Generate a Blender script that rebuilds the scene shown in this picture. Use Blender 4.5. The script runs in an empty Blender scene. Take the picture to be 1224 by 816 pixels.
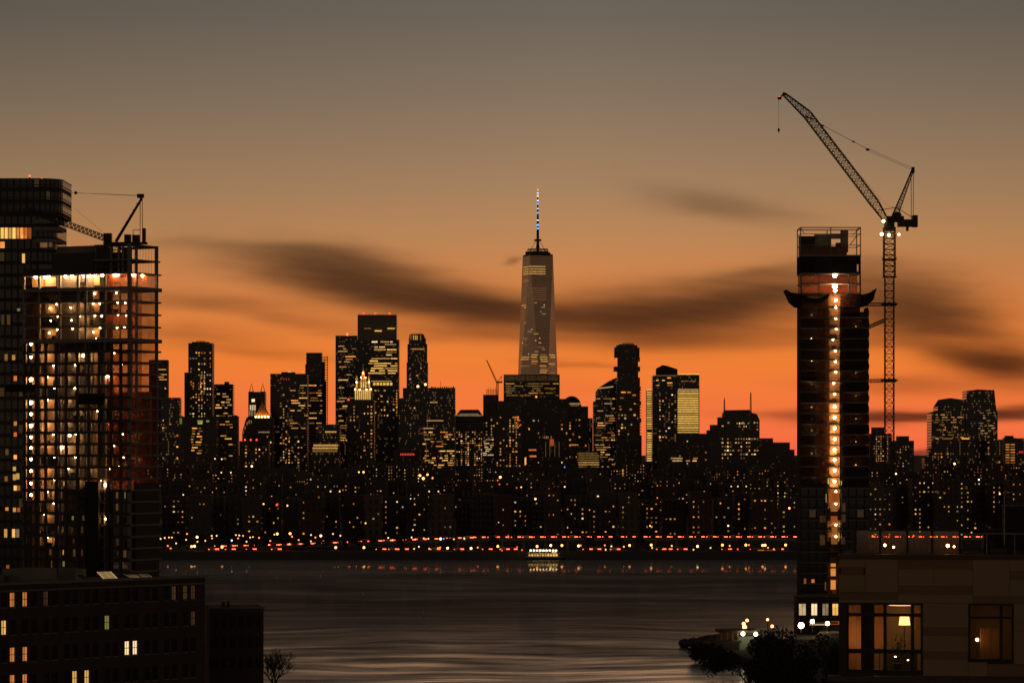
import bpy, bmesh, math, random
from math import radians as R, floor
from mathutils import Vector, Matrix
random.seed(11)
S = bpy.context.scene
COL = S.collection
# ------------------------------------------------------------------ camera
F = 3822.0            # focal length in reference pixels (1224 wide)
CX, HY, CZ = 612.0, 542.0, 45.0
cam_d = bpy.data.cameras.new("camera"); cam = bpy.data.objects.new("camera", cam_d); COL.objects.link(cam)
cam.location = (0, 0, CZ); cam.rotation_euler = (R(90), 0, 0)
cam_d.sensor_width = 36; cam_d.lens = F / 1224 * 36
cam_d.shift_y = (HY - 408) / 1224
cam_d.clip_start = 1; cam_d.clip_end = 90000
S.camera = cam
# ------------------------------------------------------------------ exposure
S.view_settings.view_transform = 'Standard'; S.view_settings.look = 'None'
S.view_settings.exposure = 0; S.view_settings.gamma = 1
S.render.film_transparent = False
cy = S.cycles
cy.use_denoising = True
cy.use_adaptive_sampling = False
cy.max_bounces = 6; cy.diffuse_bounces = 3; cy.glossy_bounces = 3; cy.transparent_max_bounces = 24
cy.sample_clamp_indirect = 4
cy.caustics_reflective = False; cy.caustics_refractive = False
S.render.filter_size = 1.5 if hasattr(S.render, 'filter_size') else 1.5

def lin(c):
    return tuple(((v/255)/12.92 if v/255 <= .04045 else ((v/255+.055)/1.055)**2.4) for v in c)

# ------------------------------------------------------------------ node helpers
class NT:
    def __init__(s, nt): s.nt = nt; s.n = nt.nodes; s.l = nt.links
    def node(s, t, **kw):
        n = s.n.new(t)
        for k, v in kw.items(): setattr(n, k, v)
        return n
    def put(s, sock, v):
        if v is None: return
        if hasattr(v, 'links'): s.l.new(v, sock)
        else: sock.default_value = v
    def m(s, op, a, b=None, c=None, clamp=False):
        n = s.node('ShaderNodeMath', operation=op, use_clamp=clamp)
        s.put(n.inputs[0], a); s.put(n.inputs[1], b)
        if c is not None: s.put(n.inputs[2], c)
        return n.outputs[0]
    def mix(s, f, a, b, blend='MIX'):
        n = s.node('ShaderNodeMix', data_type='RGBA', blend_type=blend)
        s.put(n.inputs[0], f)
        s.put(n.inputs[6], a if hasattr(a, 'links') else tuple(a)+(1,))
        s.put(n.inputs[7], b if hasattr(b, 'links') else tuple(b)+(1,))
        return n.outputs[2]
    def ramp(s, f, stops, interp='LINEAR'):
        n = s.node('ShaderNodeValToRGB'); cr = n.color_ramp; cr.interpolation = interp
        while len(cr.elements) > 1: cr.elements.remove(cr.elements[-1])
        cr.elements[0].position = stops[0][0]; cr.elements[0].color = tuple(stops[0][1])+(1,)
        for p, c in stops[1:]:
            e = cr.elements.new(p); e.color = tuple(c)+(1,)
        s.put(n.inputs[0], f); return n.outputs[0]
    def noise(s, vec, scale, detail=3, rough=.5):
        n = s.node('ShaderNodeTexNoise'); s.put(n.inputs['Vector'], vec)
        n.inputs['Scale'].default_value = scale; n.inputs['Detail'].default_value = detail
        n.inputs['Roughness'].default_value = rough
        return n.outputs['Fac']
    def xyz(s, v):
        n = s.node('ShaderNodeSeparateXYZ'); s.put(n.inputs[0], v); return n.outputs
    def comb(s, x, y, z=0.0):
        n = s.node('ShaderNodeCombineXYZ'); s.put(n.inputs[0], x); s.put(n.inputs[1], y); s.put(n.inputs[2], z); return n.outputs[0]

# ------------------------------------------------------------------ sky (world)
SUN_EL = -2.5
W = bpy.data.worlds.new("World"); S.world = W; W.use_nodes = True
k = NT(W.node_tree); k.n.clear()
tc = k.node('ShaderNodeTexCoord')
x, y, z = k.xyz(tc.outputs['Generated'])
hyp = k.m('SQRT', k.m('ADD', k.m('MULTIPLY', x, x), k.m('MULTIPLY', y, y)))
hyp = k.m('MAXIMUM', hyp, .001)
t = k.m('MAXIMUM', k.m('DIVIDE', z, hyp), 0.0)             # tan(elevation)
TM = 0.6
tt = k.m('DIVIDE', t, TM, clamp=True)
west = k.ramp(tt, [(0, lin((243, 100, 66))), (.006/TM, lin((246, 113, 66))), (.029/TM, lin((241, 128, 52))),
                   (.045/TM, lin((221, 130, 66))), (.068/TM, lin((186, 133, 87))), (.084/TM, lin((162, 127, 94))),
                   (.11/TM, lin((131, 113, 95))), (.137/TM, lin((105, 97, 88))), (.2/TM, lin((78, 74, 70))),
                   (.35/TM, lin((50, 48, 48))), (1, lin((28, 28, 32)))])
east = k.ramp(tt, [(0, (.30, .20, .135)), (.3/TM, (.25, .17, .12)), (.5/TM, (.07, .055, .05)), (1, (.010, .010, .012))])
az = k.m('DIVIDE', y, hyp)                                   # 1 towards the sunset
wf = k.m('MULTIPLY_ADD', az, 1.6, -.45, clamp=True)
wf = k.m('MULTIPLY', wf, wf)
# the glow is centred on the sunset azimuth and fades a little to both sides
u = k.m('DIVIDE', x, k.m('MAXIMUM', y, .001))
side = k.m('ABSOLUTE', k.m('SUBTRACT', u, .02))
sidef = k.m('SUBTRACT', 1.0, k.m('MULTIPLY', k.m('MINIMUM', side, .5), k.m('MULTIPLY', k.m('MINIMUM', t, .14), 10.5)))
# clouds: long wind-drawn banks low over the horizon, laid out by azimuth and elevation
cv = k.comb(u, t)
warp = k.noise(k.comb(k.m('MULTIPLY', u, 14.0), k.m('MULTIPLY', t, 55.0)), 1.0, 4, .5)
warp2 = k.noise(k.comb(k.m('MULTIPLY_ADD', u, 11.0, 7.3), k.m('MULTIPLY_ADD', t, 60.0, 3.1)), 1.0, 3, .5)
streak = k.noise(k.comb(k.m('MULTIPLY', u, 16.0), k.m('MULTIPLY', k.m('MULTIPLY_ADD', u, .11, t), 170.0)), 1.0, 5, .6)
uw = k.m('MULTIPLY_ADD', k.m('SUBTRACT', warp, .5), .03, u)
tw = k.m('MULTIPLY_ADD', k.m('SUBTRACT', warp2, .5), .014, t)
clouds = [  # x, y of the centre (reference px), half length, half height, slope in degrees (down to the right), density
    (405, 322, 105, 20, 7, .62), (455, 345, 120, 22, 9, .55), (515, 358, 115, 23, 9, 1.0), (590, 374, 75, 19, 6, .7), (290, 298, 95, 8, 3, .16),
    (262, 366, 90, 10, 4, .30), (345, 388, 70, 8, 6, .18), (715, 384, 75, 20, 2, .5), (790, 374, 105, 27, 0, .95), (885, 362, 95, 22, -3, .7), (905, 330, 80, 8, -4, .25),
    (800, 408, 120, 11, -2, .3), (955, 355, 55, 20, 0, .35), (1090, 368, 75, 30, 8, 1.0), (1150, 394, 70, 14, 9, .35), (1212, 440, 55, 19, 4, 1.3), (1150, 424, 60, 9, 10, .35),
    (1140, 493, 150, 5.5, 0, 1.3), (1050, 499, 60, 3, 0, .6), (1090, 534, 50, 4, -2, .9), (870, 250, 85, 16, 11, .30), (1070, 462, 90, 8, 3, .25),
    (690, 438, 50, 4, 2, .2), (300, 420, 90, 7, 4, .16), (612, 303, 9, 3.0, -8, .3), (230, 402, 80, 7, 3, .2), (560, 404, 120, 7, 5, .2), (1000, 405, 90, 10, 4, .25)]
tot = None
for (cx, cyy, a, b, sl, d) in clouds:
    cu, ct = (cx-CX)/F, (HY-cyy)/F
    su = k.m('SUBTRACT', uw, cu); st = k.m('SUBTRACT', tw, ct)
    c, s_ = math.cos(R(sl)), math.sin(R(sl))
    p = k.m('DIVIDE', k.m('SUBTRACT', k.m('MULTIPLY', su, c), k.m('MULTIPLY', st, s_)), a/F)
    q = k.m('DIVIDE', k.m('ADD', k.m('MULTIPLY', su, s_), k.m('MULTIPLY', st, c)), b/F)
    r2 = k.m('ADD', k.m('MULTIPLY', p, p), k.m('MULTIPLY', q, q))
    g = k.m('MULTIPLY', k.m('POWER', 2.71828, k.m('MULTIPLY', r2, -.9)), d)
    tot = g if tot is None else k.m('ADD', tot, g)
tot = k.m('MULTIPLY', tot, k.m('MULTIPLY_ADD', streak, 1.1, .35))
tot = k.m('MULTIPLY', k.m('SUBTRACT', 1.0, k.m('POWER', 2.71828, k.m('MULTIPLY', tot, -2.3))), .98, clamp=True)
broad = k.noise(k.comb(k.m('MULTIPLY', u, 9.0), k.m('MULTIPLY', t, 70.0)), 1.0, 3, .5)
veil = k.m('MULTIPLY', k.m('SUBTRACT', broad, .5, clamp=True), k.m('MULTIPLY', k.m('SUBTRACT', 1.0, k.m('MULTIPLY', t, 12.0), clamp=True), .55))
ccol = k.ramp(k.m('DIVIDE', t, .1, clamp=True), [(0, lin((84, 34, 24))), (.3, lin((62, 34, 20))), (.6, lin((60, 38, 26))), (1, lin((88, 70, 56)))])
wc = k.mix(k.m('MAXIMUM', tot, veil), west, ccol)
sky = k.mix(wf, east, wc)
n = k.node('ShaderNodeVectorMath', operation='SCALE'); k.l.new(sky, n.inputs[0]); k.put(n.inputs['Scale'], sidef)
bg1 = k.node('ShaderNodeBackground'); k.l.new(n.outputs[0], bg1.inputs[0]); bg1.inputs[1].default_value = 1
ns = k.node('ShaderNodeTexSky'); ns.sky_type = 'NISHITA'; ns.sun_disc = False
ns.sun_elevation = R(SUN_EL); ns.sun_rotation = 0; ns.air_density = 1.5; ns.dust_density = 3
bg2 = k.node('ShaderNodeBackground'); k.l.new(ns.outputs[0], bg2.inputs[0]); bg2.inputs[1].default_value = .05
ad = k.node('ShaderNodeAddShader'); k.l.new(bg1.outputs[0], ad.inputs[0]); k.l.new(bg2.outputs[0], ad.inputs[1])
ow = k.node('ShaderNodeOutputWorld'); k.l.new(ad.outputs[0], ow.inputs[0])
# the sun has set behind the skyline: only a faint, very soft warm light is left of it
sd = bpy.data.lights.new("sun", 'SUN'); sd.energy = .02; sd.angle = R(14); sd.color = (1, .55, .3)
so = bpy.data.objects.new("sun", sd); COL.objects.link(so); so.rotation_euler = (R(-88), 0, 0)

# ------------------------------------------------------------------ materials
MATS = {}
def mat(name, rgb, rough=.7, metal=0.0, var=.25, vs=.5, spec=.4, bump=0.0):
    if name in MATS: return MATS[name]
    m = bpy.data.materials.new(name); m.use_nodes = True; k = NT(m.node_tree)
    b = k.n['Principled BSDF']
    tc = k.node('ShaderNodeTexCoord')
    nz = k.noise(tc.outputs['Object'], vs, 4, .6)
    c = k.mix(nz, tuple(v*(1-var) for v in rgb), tuple(min(1, v*(1+var)) for v in rgb))
    k.l.new(c, b.inputs['Base Color'])
    k.put(b.inputs['Roughness'], k.m('MULTIPLY_ADD', nz, .2, rough-.1, clamp=True))
    b.inputs['Metallic'].default_value = metal; b.inputs['Specular IOR Level'].default_value = spec
    if bump:
        bp = k.node('ShaderNodeBump'); bp.inputs['Strength'].default_value = bump
        k.l.new(nz, bp.inputs['Height']); k.l.new(bp.outputs[0], b.inputs['Normal'])
    MATS[name] = m; return m

def glow(name, rgb, strength, light=False, var=0.0, cell=1.6):
    """light given off by a lamp or a lit window; var makes neighbouring rooms differ"""
    if name in MATS: return MATS[name]
    m = bpy.data.materials.new(name); m.use_nodes = True; k = NT(m.node_tree)
    k.n.clear(); e = k.node('ShaderNodeEmission'); o = k.node('ShaderNodeOutputMaterial')
    e.inputs[0].default_value = tuple(rgb)+(1,); e.inputs[1].default_value = strength
    if var:
        g = k.node('ShaderNodeNewGeometry'); px, py, pz = k.xyz(g.outputs['Position'])
        wn = k.node('ShaderNodeTexWhiteNoise', noise_dimensions='3D')
        k.l.new(k.comb(k.m('FLOOR', k.m('DIVIDE', k.m('ADD', px, py), cell)), k.m('FLOOR', k.m('DIVIDE', pz, 3.3))), wn.inputs['Vector'])
        k.put(e.inputs[1], k.m('MULTIPLY', k.m('MULTIPLY_ADD', wn.outputs['Value'], var, 1-var*.6), strength))
    k.l.new(e.outputs[0], o.inputs[0])
    m.cycles.emission_sampling = 'FRONT' if light else 'NONE'
    MATS[name] = m; return m

def facade(name, wall, glass, cw, ch, fw, fh, dimp=.05, dim=.05, rough=.8, glass_rough=.15, metal=0.0):
    """wall with rows of window openings; a few of the rooms behind them are dimly lit"""
    if name in MATS: return MATS[name]
    m = bpy.data.materials.new(name); m.use_nodes = True; k = NT(m.node_tree)
    b = k.n['Principled BSDF']; tc = k.node('ShaderNodeTexCoord')
    x, y, z = k.xyz(tc.outputs['Object'])
    s = k.m('DIVIDE', k.m('ADD', x, y), cw); zz = k.m('DIVIDE', z, ch)
    fx = k.m('FRACT', s); fz = k.m('FRACT', zz)
    mk = k.m('MULTIPLY', k.m('LESS_THAN', k.m('ABSOLUTE', k.m('SUBTRACT', fx, .5)), fw/2),
             k.m('LESS_THAN', k.m('ABSOLUTE', k.m('SUBTRACT', fz, .5)), fh/2))
    g = k.node('ShaderNodeNewGeometry'); nz = k.xyz(g.outputs['Normal'])[2]
    mk = k.m('MULTIPLY', mk, k.m('LESS_THAN', k.m('ABSOLUTE', nz), .5))
    grime = k.noise(tc.outputs['Object'], .08, 4, .6)
    wcol = k.mix(grime, tuple(v*.7 for v in wall), tuple(v*1.25 for v in wall))
    k.l.new(k.mix(mk, wcol, glass), b.inputs['Base Color'])
    k.put(b.inputs['Roughness'], k.m('MULTIPLY_ADD', mk, glass_rough-rough, rough))
    if metal: k.put(b.inputs['Metallic'], k.m('MULTIPLY', mk, metal))
    wn = k.node('ShaderNodeTexWhiteNoise', noise_dimensions='3D')
    k.l.new(k.comb(k.m('FLOOR', s), k.m('FLOOR', zz), 1.7), wn.inputs['Vector'])
    oi = k.node('ShaderNodeObjectInfo')
    lit = k.m('MULTIPLY', k.m('GREATER_THAN', wn.outputs['Value'], 1-dimp), mk)
    b.inputs['Emission Color'].default_value = (1, .5, .18, 1)
    c2 = k.node('ShaderNodeSeparateColor'); k.l.new(wn.outputs['Color'], c2.inputs[0])
    k.put(b.inputs['Emission Strength'], k.m('MULTIPLY', k.m('MULTIPLY', lit, c2.outputs[0]), dim))
    m.cycles.emission_sampling = 'NONE'
    MATS[name] = m; return m

AMB, YEL, WHT, ORG, GLD = (1, .36, .07), (1, .52, .13), (1, .70, .36), (1, .22, .04), (1, .56, .11)
WIN = {'a': [glow('window light amber %d' % i, AMB, v, var=.5) for i, v in enumerate((.25, .6, 1.2))],
       'y': [glow('window light yellow %d' % i, YEL, v, var=.5) for i, v in enumerate((.2, .5, 1.0))],
       'w': [glow('window light pale %d' % i, WHT, v, var=.4) for i, v in enumerate((.25, .6, 1.3))],
       'o': [glow('window light orange %d' % i, ORG, v, var=.4) for i, v in enumerate((.3, .7, 1.4))],
       'g': [glow('window light gold %d' % i, GLD, v, var=.35) for i, v in enumerate((.55, .85, 1.2))],
       'd': [glow('window light dim %d' % i, (1, .5, .2), v, var=.6) for i, v in enumerate((.04, .08, .14))],
       'l': [glow('window light green %d' % i, (.75, .9, .2), v, var=.5) for i, v in enumerate((.15, .3, .5))],
       'r': [glow('window light red %d' % i, (1, .06, .05), v) for i, v in enumerate((.4, .8, 1.4))],
       'c': [glow('window light cool %d' % i, (.7, .85, 1), v) for i, v in enumerate((.3, .7, 1.2))]}
FAC = [facade('facade dark brick', (.11, .075, .06), (.02, .02, .022), 2.6, 3.0, .42, .5),
       facade('facade brown stone', (.12, .10, .085), (.02, .02, .02), 2.2, 3.2, .5, .5),
       facade('facade grey concrete', (.12, .11, .105), (.02, .02, .022), 3.0, 2.9, .5, .45),
       facade('facade red brick', (.13, .07, .055), (.02, .02, .02), 2.4, 2.85, .38, .5),
       facade('facade curtain wall', (.05, .048, .045), (.035, .035, .038), 1.6, 3.9, .9, .72, dimp=.12, dim=.09, metal=.1),
       facade('facade steel and glass', (.06, .058, .055), (.035, .035, .04), 3.0, 4.1, .86, .6, dimp=.1, dim=.07, metal=.1),
       facade('facade pale stone', (.16, .14, .115), (.02, .02, .02), 3.2, 3.8, .42, .62, dimp=.05)]
M_CONC = mat('concrete slab', (.28, .26, .24), .85, vs=.3)
M_DARK = mat('dark painted steel', (.05, .045, .04), .5, .3)
M_STEEL = mat('galvanised steel', (.22, .21, .2), .45, .6)
M_ROOF = mat('roof membrane', (.09, .085, .08), .9)
M_RED = glow('red aviation light', (1, .06, .03), 6)
M_REDS = glow('red aviation light small', (1, .06, .03), 2.2)
M_BLK = mat('black fabric', (.03, .028, .026), .9, bump=.3)
M_PLY = mat('plywood', (.42, .27, .15), .75, var=.4, vs=.25)
M_CYEL = mat('crane paint', (.10, .07, .035), .55, .2)

# ------------------------------------------------------------------ object helpers
def tag(o, label=None, cat=None, group=None, kind=None):
    if label: o['label'] = label
    if cat: o['category'] = cat
    if group: o['group'] = group
    if kind: o['kind'] = kind
    return o
def thing(name, label, cat, loc=(0, 0, 0), rz=0.0, group=None):
    o = bpy.data.objects.new(name, None); COL.objects.link(o)
    o.location = loc; o.rotation_euler = (0, 0, rz); o.empty_display_size = .5
    return tag(o, label, cat, group)
class MB:
    def __init__(s): s.v = []; s.f = []
    def poly(s, pts, faces):
        n = len(s.v); s.v += [tuple(p) for p in pts]; s.f += [tuple(n+i for i in f) for f in faces]; return s
    def box(s, x0, x1, y0, y1, z0, z1):
        P = [(x0,y0,z0),(x1,y0,z0),(x1,y1,z0),(x0,y1,z0),(x0,y0,z1),(x1,y0,z1),(x1,y1,z1),(x0,y1,z1)]
        return s.poly(P, [(3,2,1,0),(4,5,6,7),(0,1,5,4),(1,2,6,5),(2,3,7,6),(3,0,4,7)])
    def prism(s, pts, z0, z1, top=None):
        n = len(pts); top = top or pts
        P = [(a, b, z0) for a, b in pts] + [(a, b, z1) for a, b in top]
        return s.poly(P, [tuple(range(n-1, -1, -1)), tuple(range(n, 2*n))] + [(i, (i+1) % n, n+(i+1) % n, n+i) for i in range(n)])
    def xprism(s, prof, x0, x1):        # profile in (y,z) extruded along x
        n = len(prof); P = [(x0, a, b) for a, b in prof] + [(x1, a, b) for a, b in prof]
        return s.poly(P, [tuple(range(n)), tuple(range(2*n-1, n-1, -1))] + [(i, n+i, n+(i+1) % n, (i+1) % n) for i in range(n)])
    def yprism(s, prof, y0, y1):        # profile in (x,z) extruded along y
        n = len(prof); P = [(a, y0, b) for a, b in prof] + [(a, y1, b) for a, b in prof]
        return s.poly(P, [tuple(range(n)), tuple(range(2*n-1, n-1, -1))] + [(i, n+i, n+(i+1) % n, (i+1) % n) for i in range(n)])
    def tube(s, p, q, r, n=4, r2=None):
        p, q = Vector(p), Vector(q); d = q-p
        if d.length < 1e-6: return s
        d.normalize(); a = d.cross(Vector((0, 0, 1)) if abs(d.z) < .9 else Vector((1, 0, 0))).normalized(); b = d.cross(a)
        r2 = r if r2 is None else r2
        P = [p+(a*math.cos(t)+b*math.sin(t))*r for t in [2*math.pi*(i+.5)/n for i in range(n)]] + \
            [q+(a*math.cos(t)+b*math.sin(t))*r2 for t in [2*math.pi*(i+.5)/n for i in range(n)]]
        return s.poly(P, [tuple(range(n)), tuple(range(2*n-1, n-1, -1))] + [(i, n+i, n+(i+1) % n, (i+1) % n) for i in range(n)])
    def ball(s, c, r, nu=10, nv=6, sz=1.0):
        P = [(c[0], c[1], c[2]-r*sz)]; fs = []
        for j in range(1, nv):
            a = -math.pi/2+math.pi*j/nv
            for i in range(nu):
                b = 2*math.pi*i/nu; P.append((c[0]+r*math.cos(a)*math.cos(b), c[1]+r*math.cos(a)*math.sin(b), c[2]+r*sz*math.sin(a)))
        P.append((c[0], c[1], c[2]+r*sz)); L = len(P)-1
        for i in range(nu):
            fs.append((0, 1+(i+1) % nu, 1+i)); fs.append((L, L-nu+i, L-nu+(i+1) % nu))
            for j in range(nv-2):
                a0 = 1+j*nu; fs.append((a0+i, a0+(i+1) % nu, a0+nu+(i+1) % nu, a0+nu+i))
        return s.poly(P, fs)
    def lattice(s, p, q, w0, w1, bays, rc, rb, up=Vector((0, 0, 1)), n=4):
        """square lattice truss from p to q"""
        p, q = Vector(p), Vector(q); d = (q-p).normalized()
        a = d.cross(up)
        if a.length < .1: a = Vector((1, 0, 0))
        a.normalize(); b = d.cross(a).normalized()
        def cor(t):
            w = (w0+(w1-w0)*t)/2; c = p.lerp(q, t)
            return [c+a*w+b*w, c-a*w+b*w, c-a*w-b*w, c+a*w-b*w]
        prev = cor(0)
        for i in range(1, bays+1):
            cur = cor(i/bays)
            for j in range(4):
                s.tube(prev[j], cur[j], rc, 4); s.tube(cur[j], cur[(j+1) % 4], rb, 3)
                if i % 2: s.tube(prev[j], cur[(j+1) % 4], rb, 3)
                else: s.tube(prev[(j+1) % 4], cur[j], rb, 3)
            prev = cur
        return s
    def mesh(s, name, m):
        me = bpy.data.meshes.new(name); me.from_pydata(s.v, [], s.f); me.update()
        for mm in (m if isinstance(m, (list, tuple)) else [m]): me.materials.append(mm)
        bm = bmesh.new(); bm.from_mesh(me); bmesh.ops.recalc_face_normals(bm, faces=bm.faces); bm.to_mesh(me); bm.free()
        return me
    def obj(s, name, m, parent=None):
        o = bpy.data.objects.new(name, s.mesh(name, m)); COL.objects.link(o)
        if parent is not None: o.parent = parent
        return o
def link_mesh(name, me, parent, loc=(0, 0, 0), scale=(1, 1, 1), rz=0.0):
    o = bpy.data.objects.new(name, me); COL.objects.link(o)
    if parent is not None: o.parent = parent
    o.location = loc; o.scale = scale; o.rotation_euler = (0, 0, rz); return o
def bare(o): return tag(o)
def X(px, D): return (px-CX)/F*D
def Z(py, D): return CZ+(HY-py)/F*D
_unit = {}
def unit_window(m):
    if m.name not in _unit: _unit[m.name] = MB().box(-.5, .5, -.5, .5, -.5, .5).mesh('window', m)
    return _unit[m.name]

rnd = random.Random(5)
class Bld:
    """a building: Empty at its base, wall blocks, roof pieces, windows, all placed in metres"""
    def __init__(s, name, label, cat, D, x0, x1, group=None):
        s.D = D; s.xc = X((x0+x1)/2, D)
        s.root = thing(name, label, cat, (s.xc, D, 0), 0, group); s.n = 0
    def lx(s, px): return X(px, s.D)-s.xc
    def block(s, part, x0, x1, yt, m, yb=None, depth=None, front=0.0, bevel=None):
        a, b = s.lx(x0), s.lx(x1); d = depth or max(14, abs(b-a)*.8)
        zb = 0 if yb is None else Z(yb, s.D)
        return MB().box(a, b, front, front+d, zb, Z(yt, s.D)).obj(part, m, s.root)
    def profile(s, part, pts, m, depth=20, front=0.0):
        pr = [(s.lx(px), Z(py, s.D) if py is not None else 0) for px, py in pts]
        return MB().yprism(pr, front, front+depth).obj(part, m, s.root)
    def win(s, xa, xb, y, h, c, lvl, name='window', front=0.0):
        if s.n >= 100: return
        s.n += 1
        me = unit_window(WIN[c][lvl])
        return link_mesh(name, me, s.root, ((s.lx(xa)+s.lx(xb))/2, front-.02, Z(y, s.D)),
                         (abs(s.lx(xb)-s.lx(xa)), .3, h/F*s.D))
    def dots(s, x0, x1, y0, y1, dx, dy, p, cs='aayw', w=1.6, h=1.7, front=0.0, lv=(0, 0, 1, 1, 2)):
        ny = max(1, int((y1-y0)/dy)); nx = max(1, int((x1-x0)/dx))
        colp = [rnd.choice((.35, .6, 1, 1.9)) for _ in range(nx)]
        ch = list(cs)
        for j in range(ny):
            for i in range(nx):
                if rnd.random() < p*colp[i]:
                    xx = x0+(i+.5)*(x1-x0)/nx; yy = y0+(j+.5)*dy
                    ww = w*rnd.choice((.7, 1, 1, 1.4))
                    s.win(xx-ww/2, xx+ww/2, yy, h*rnd.choice((.8, 1, 1.1)), rnd.choice(ch), rnd.choice(lv), front=front)
    def rows(s, x0, x1, y0, y1, dy, p, cs='yyaw', h=1.3, front=0.0, lv=(0, 1, 1, 2), minl=3, maxl=14):
        ny = max(1, int((y1-y0)/dy))
        for j in range(ny):
            yy = y0+(j+.5)*dy; xx = x0+rnd.uniform(0, 4)
            while xx < x1-2:
                L = min(rnd.uniform(minl, maxl), x1-xx)
                if rnd.random() < p: s.win(xx, xx+L, yy, h, rnd.choice(list(cs)), rnd.choice(lv), 'window_strip', front)
                xx += L+rnd.uniform(.8, 5)
    def red(s, px, py, r=.9, m=None):
        o = MB().ball((s.lx(px), 3, Z(py, s.D)), r/F*s.D).obj('aviation_light', m or M_REDS, s.root)
        MB().tube((s.lx(px), 3, Z(py, s.D)-r/F*s.D), (s.lx(px), 3, Z(py+4, s.D)), .25).obj('light_post', M_DARK, s.root)
        return o

# ------------------------------------------------------------------ ground, river, shores
def sheet(name, pts, z0, z1, m):
    return tag(MB().prism(pts, z0, z1).obj(name, m), kind='structure')
M_GROUND = mat('dark ground', (.07, .065, .06), .95, vs=.02)
M_QUAY = mat('quay concrete', (.14, .13, .12), .9, vs=.15)
SHORE = 1370
# water: one sheet under everything
mw = bpy.data.materials.new('river water'); mw.use_nodes = True; k = NT(mw.node_tree); k.n.clear()
g = k.node('ShaderNodeNewGeometry'); px, py, pz = k.xyz(g.outputs['Position'])
# long exposure water: currents and slicks drawn out across the river
wrp = k.noise(k.comb(k.m('MULTIPLY', px, .011), k.m('MULTIPLY', py, .007)), 1.0, 2, .5)
wy = k.m('MULTIPLY_ADD', k.m('SUBTRACT', wrp, .5), 90.0, py)
v1 = k.comb(k.m('MULTIPLY', px, .006), k.m('MULTIPLY', wy, .024))
v2 = k.comb(k.m('MULTIPLY', px, .02), k.m('MULTIPLY', k.m('MULTIPLY_ADD', px, -.06, wy), .07))
n1 = k.noise(v1, 1.0, 4, .6); n2 = k.noise(v2, 1.0, 4, .65)
st = k.m('MULTIPLY_ADD', n1, .6, k.m('MULTIPLY', n2, .4))
bp = k.node('ShaderNodeBump'); bp.inputs['Strength'].default_value = 1; bp.inputs['Distance'].default_value = 1.0
wv = k.noise(k.comb(k.m('MULTIPLY', px, .10), k.m('MULTIPLY', py, .22)), 1.0, 3, .5)
k.l.new(wv, bp.inputs['Height'])
fr = k.node('ShaderNodeFresnel'); fr.inputs[0].default_value = 1.33
# the lee of the quay is glassy; the open channel is ruffled; a calmer slick lies over the near reach
lee = k.m('MULTIPLY', k.m('SUBTRACT', py, 1200.0), 1/110.0, clamp=True)
near = k.m('MULTIPLY', k.m('SUBTRACT', 905.0, k.m('MULTIPLY_ADD', k.m('SUBTRACT', n1, .5), 420.0, k.m('MULTIPLY_ADD', px, -.35, py))), 1/260.0, clamp=True)
near = k.m('MULTIPLY', near, k.m('MULTIPLY_ADD', n2, 3.0, -.85, clamp=True))
calm = k.m('MULTIPLY_ADD', k.m('SUBTRACT', st, .45, clamp=True), 1.1, k.m('MULTIPLY', near, .75), clamp=True)
g1 = k.node('ShaderNodeBsdfGlossy'); g1.inputs['Color'].default_value = (.88, .84, .79, 1)
k.put(g1.inputs['Roughness'], k.m('MULTIPLY_ADD', calm, -.30, .50, clamp=True))
g2 = k.node('ShaderNodeBsdfGlossy'); g2.inputs['Color'].default_value = (.8, .8, .8, 1); g2.inputs['Roughness'].default_value = .035
mg = k.node('ShaderNodeMixShader'); k.put(mg.inputs[0], k.m('MULTIPLY_ADD', lee, .70, .02))
k.l.new(g1.outputs[0], mg.inputs[1]); k.l.new(g2.outputs[0], mg.inputs[2])
df = k.node('ShaderNodeBsdfDiffuse'); df.inputs['Color'].default_value = (.03, .026, .022, 1)
mx = k.node('ShaderNodeMixShader')
k.put(mx.inputs[0], k.m('ADD', k.m('MULTIPLY_ADD', calm, .85, .21), k.m('MULTIPLY', lee, .45), clamp=True))
k.l.new(df.outputs[0], mx.inputs[1]); k.l.new(mg.outputs[0], mx.inputs[2])
o = k.node('ShaderNodeOutputMaterial'); k.l.new(mx.outputs[0], o.inputs[0])
wt = MB().poly([(-4000, -1500, 0), (4000, -1500, 0), (4000, SHORE+20, 0), (-4000, SHORE+20, 0)], [(0, 1, 2, 3)]).obj('water', mw)
tag(wt, kind='structure')
sheet('ground', [(-45000, SHORE), (45000, SHORE), (45000, 80000), (-45000, 80000)], -3, 2.4, M_GROUND)
tag(MB().box(-4000, 4000, SHORE-.6, SHORE-.02, -2, 3.1).obj('quay_wall', M_QUAY), 'long dark concrete quay wall along the far bank', 'quay wall')
sheet('land', [(-900, -900), (-900, 1040), (-118, 1040), (-97, 900), (-66, 700), (-40, 560), (-30, 520), (70, 500), (60, 590),
               (42, 735), (50, 745), (70, 742), (78, 800), (98, 1010), (150, 1040), (900, 1040), (900, -900)], -3, 2.0, M_GROUND)

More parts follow.
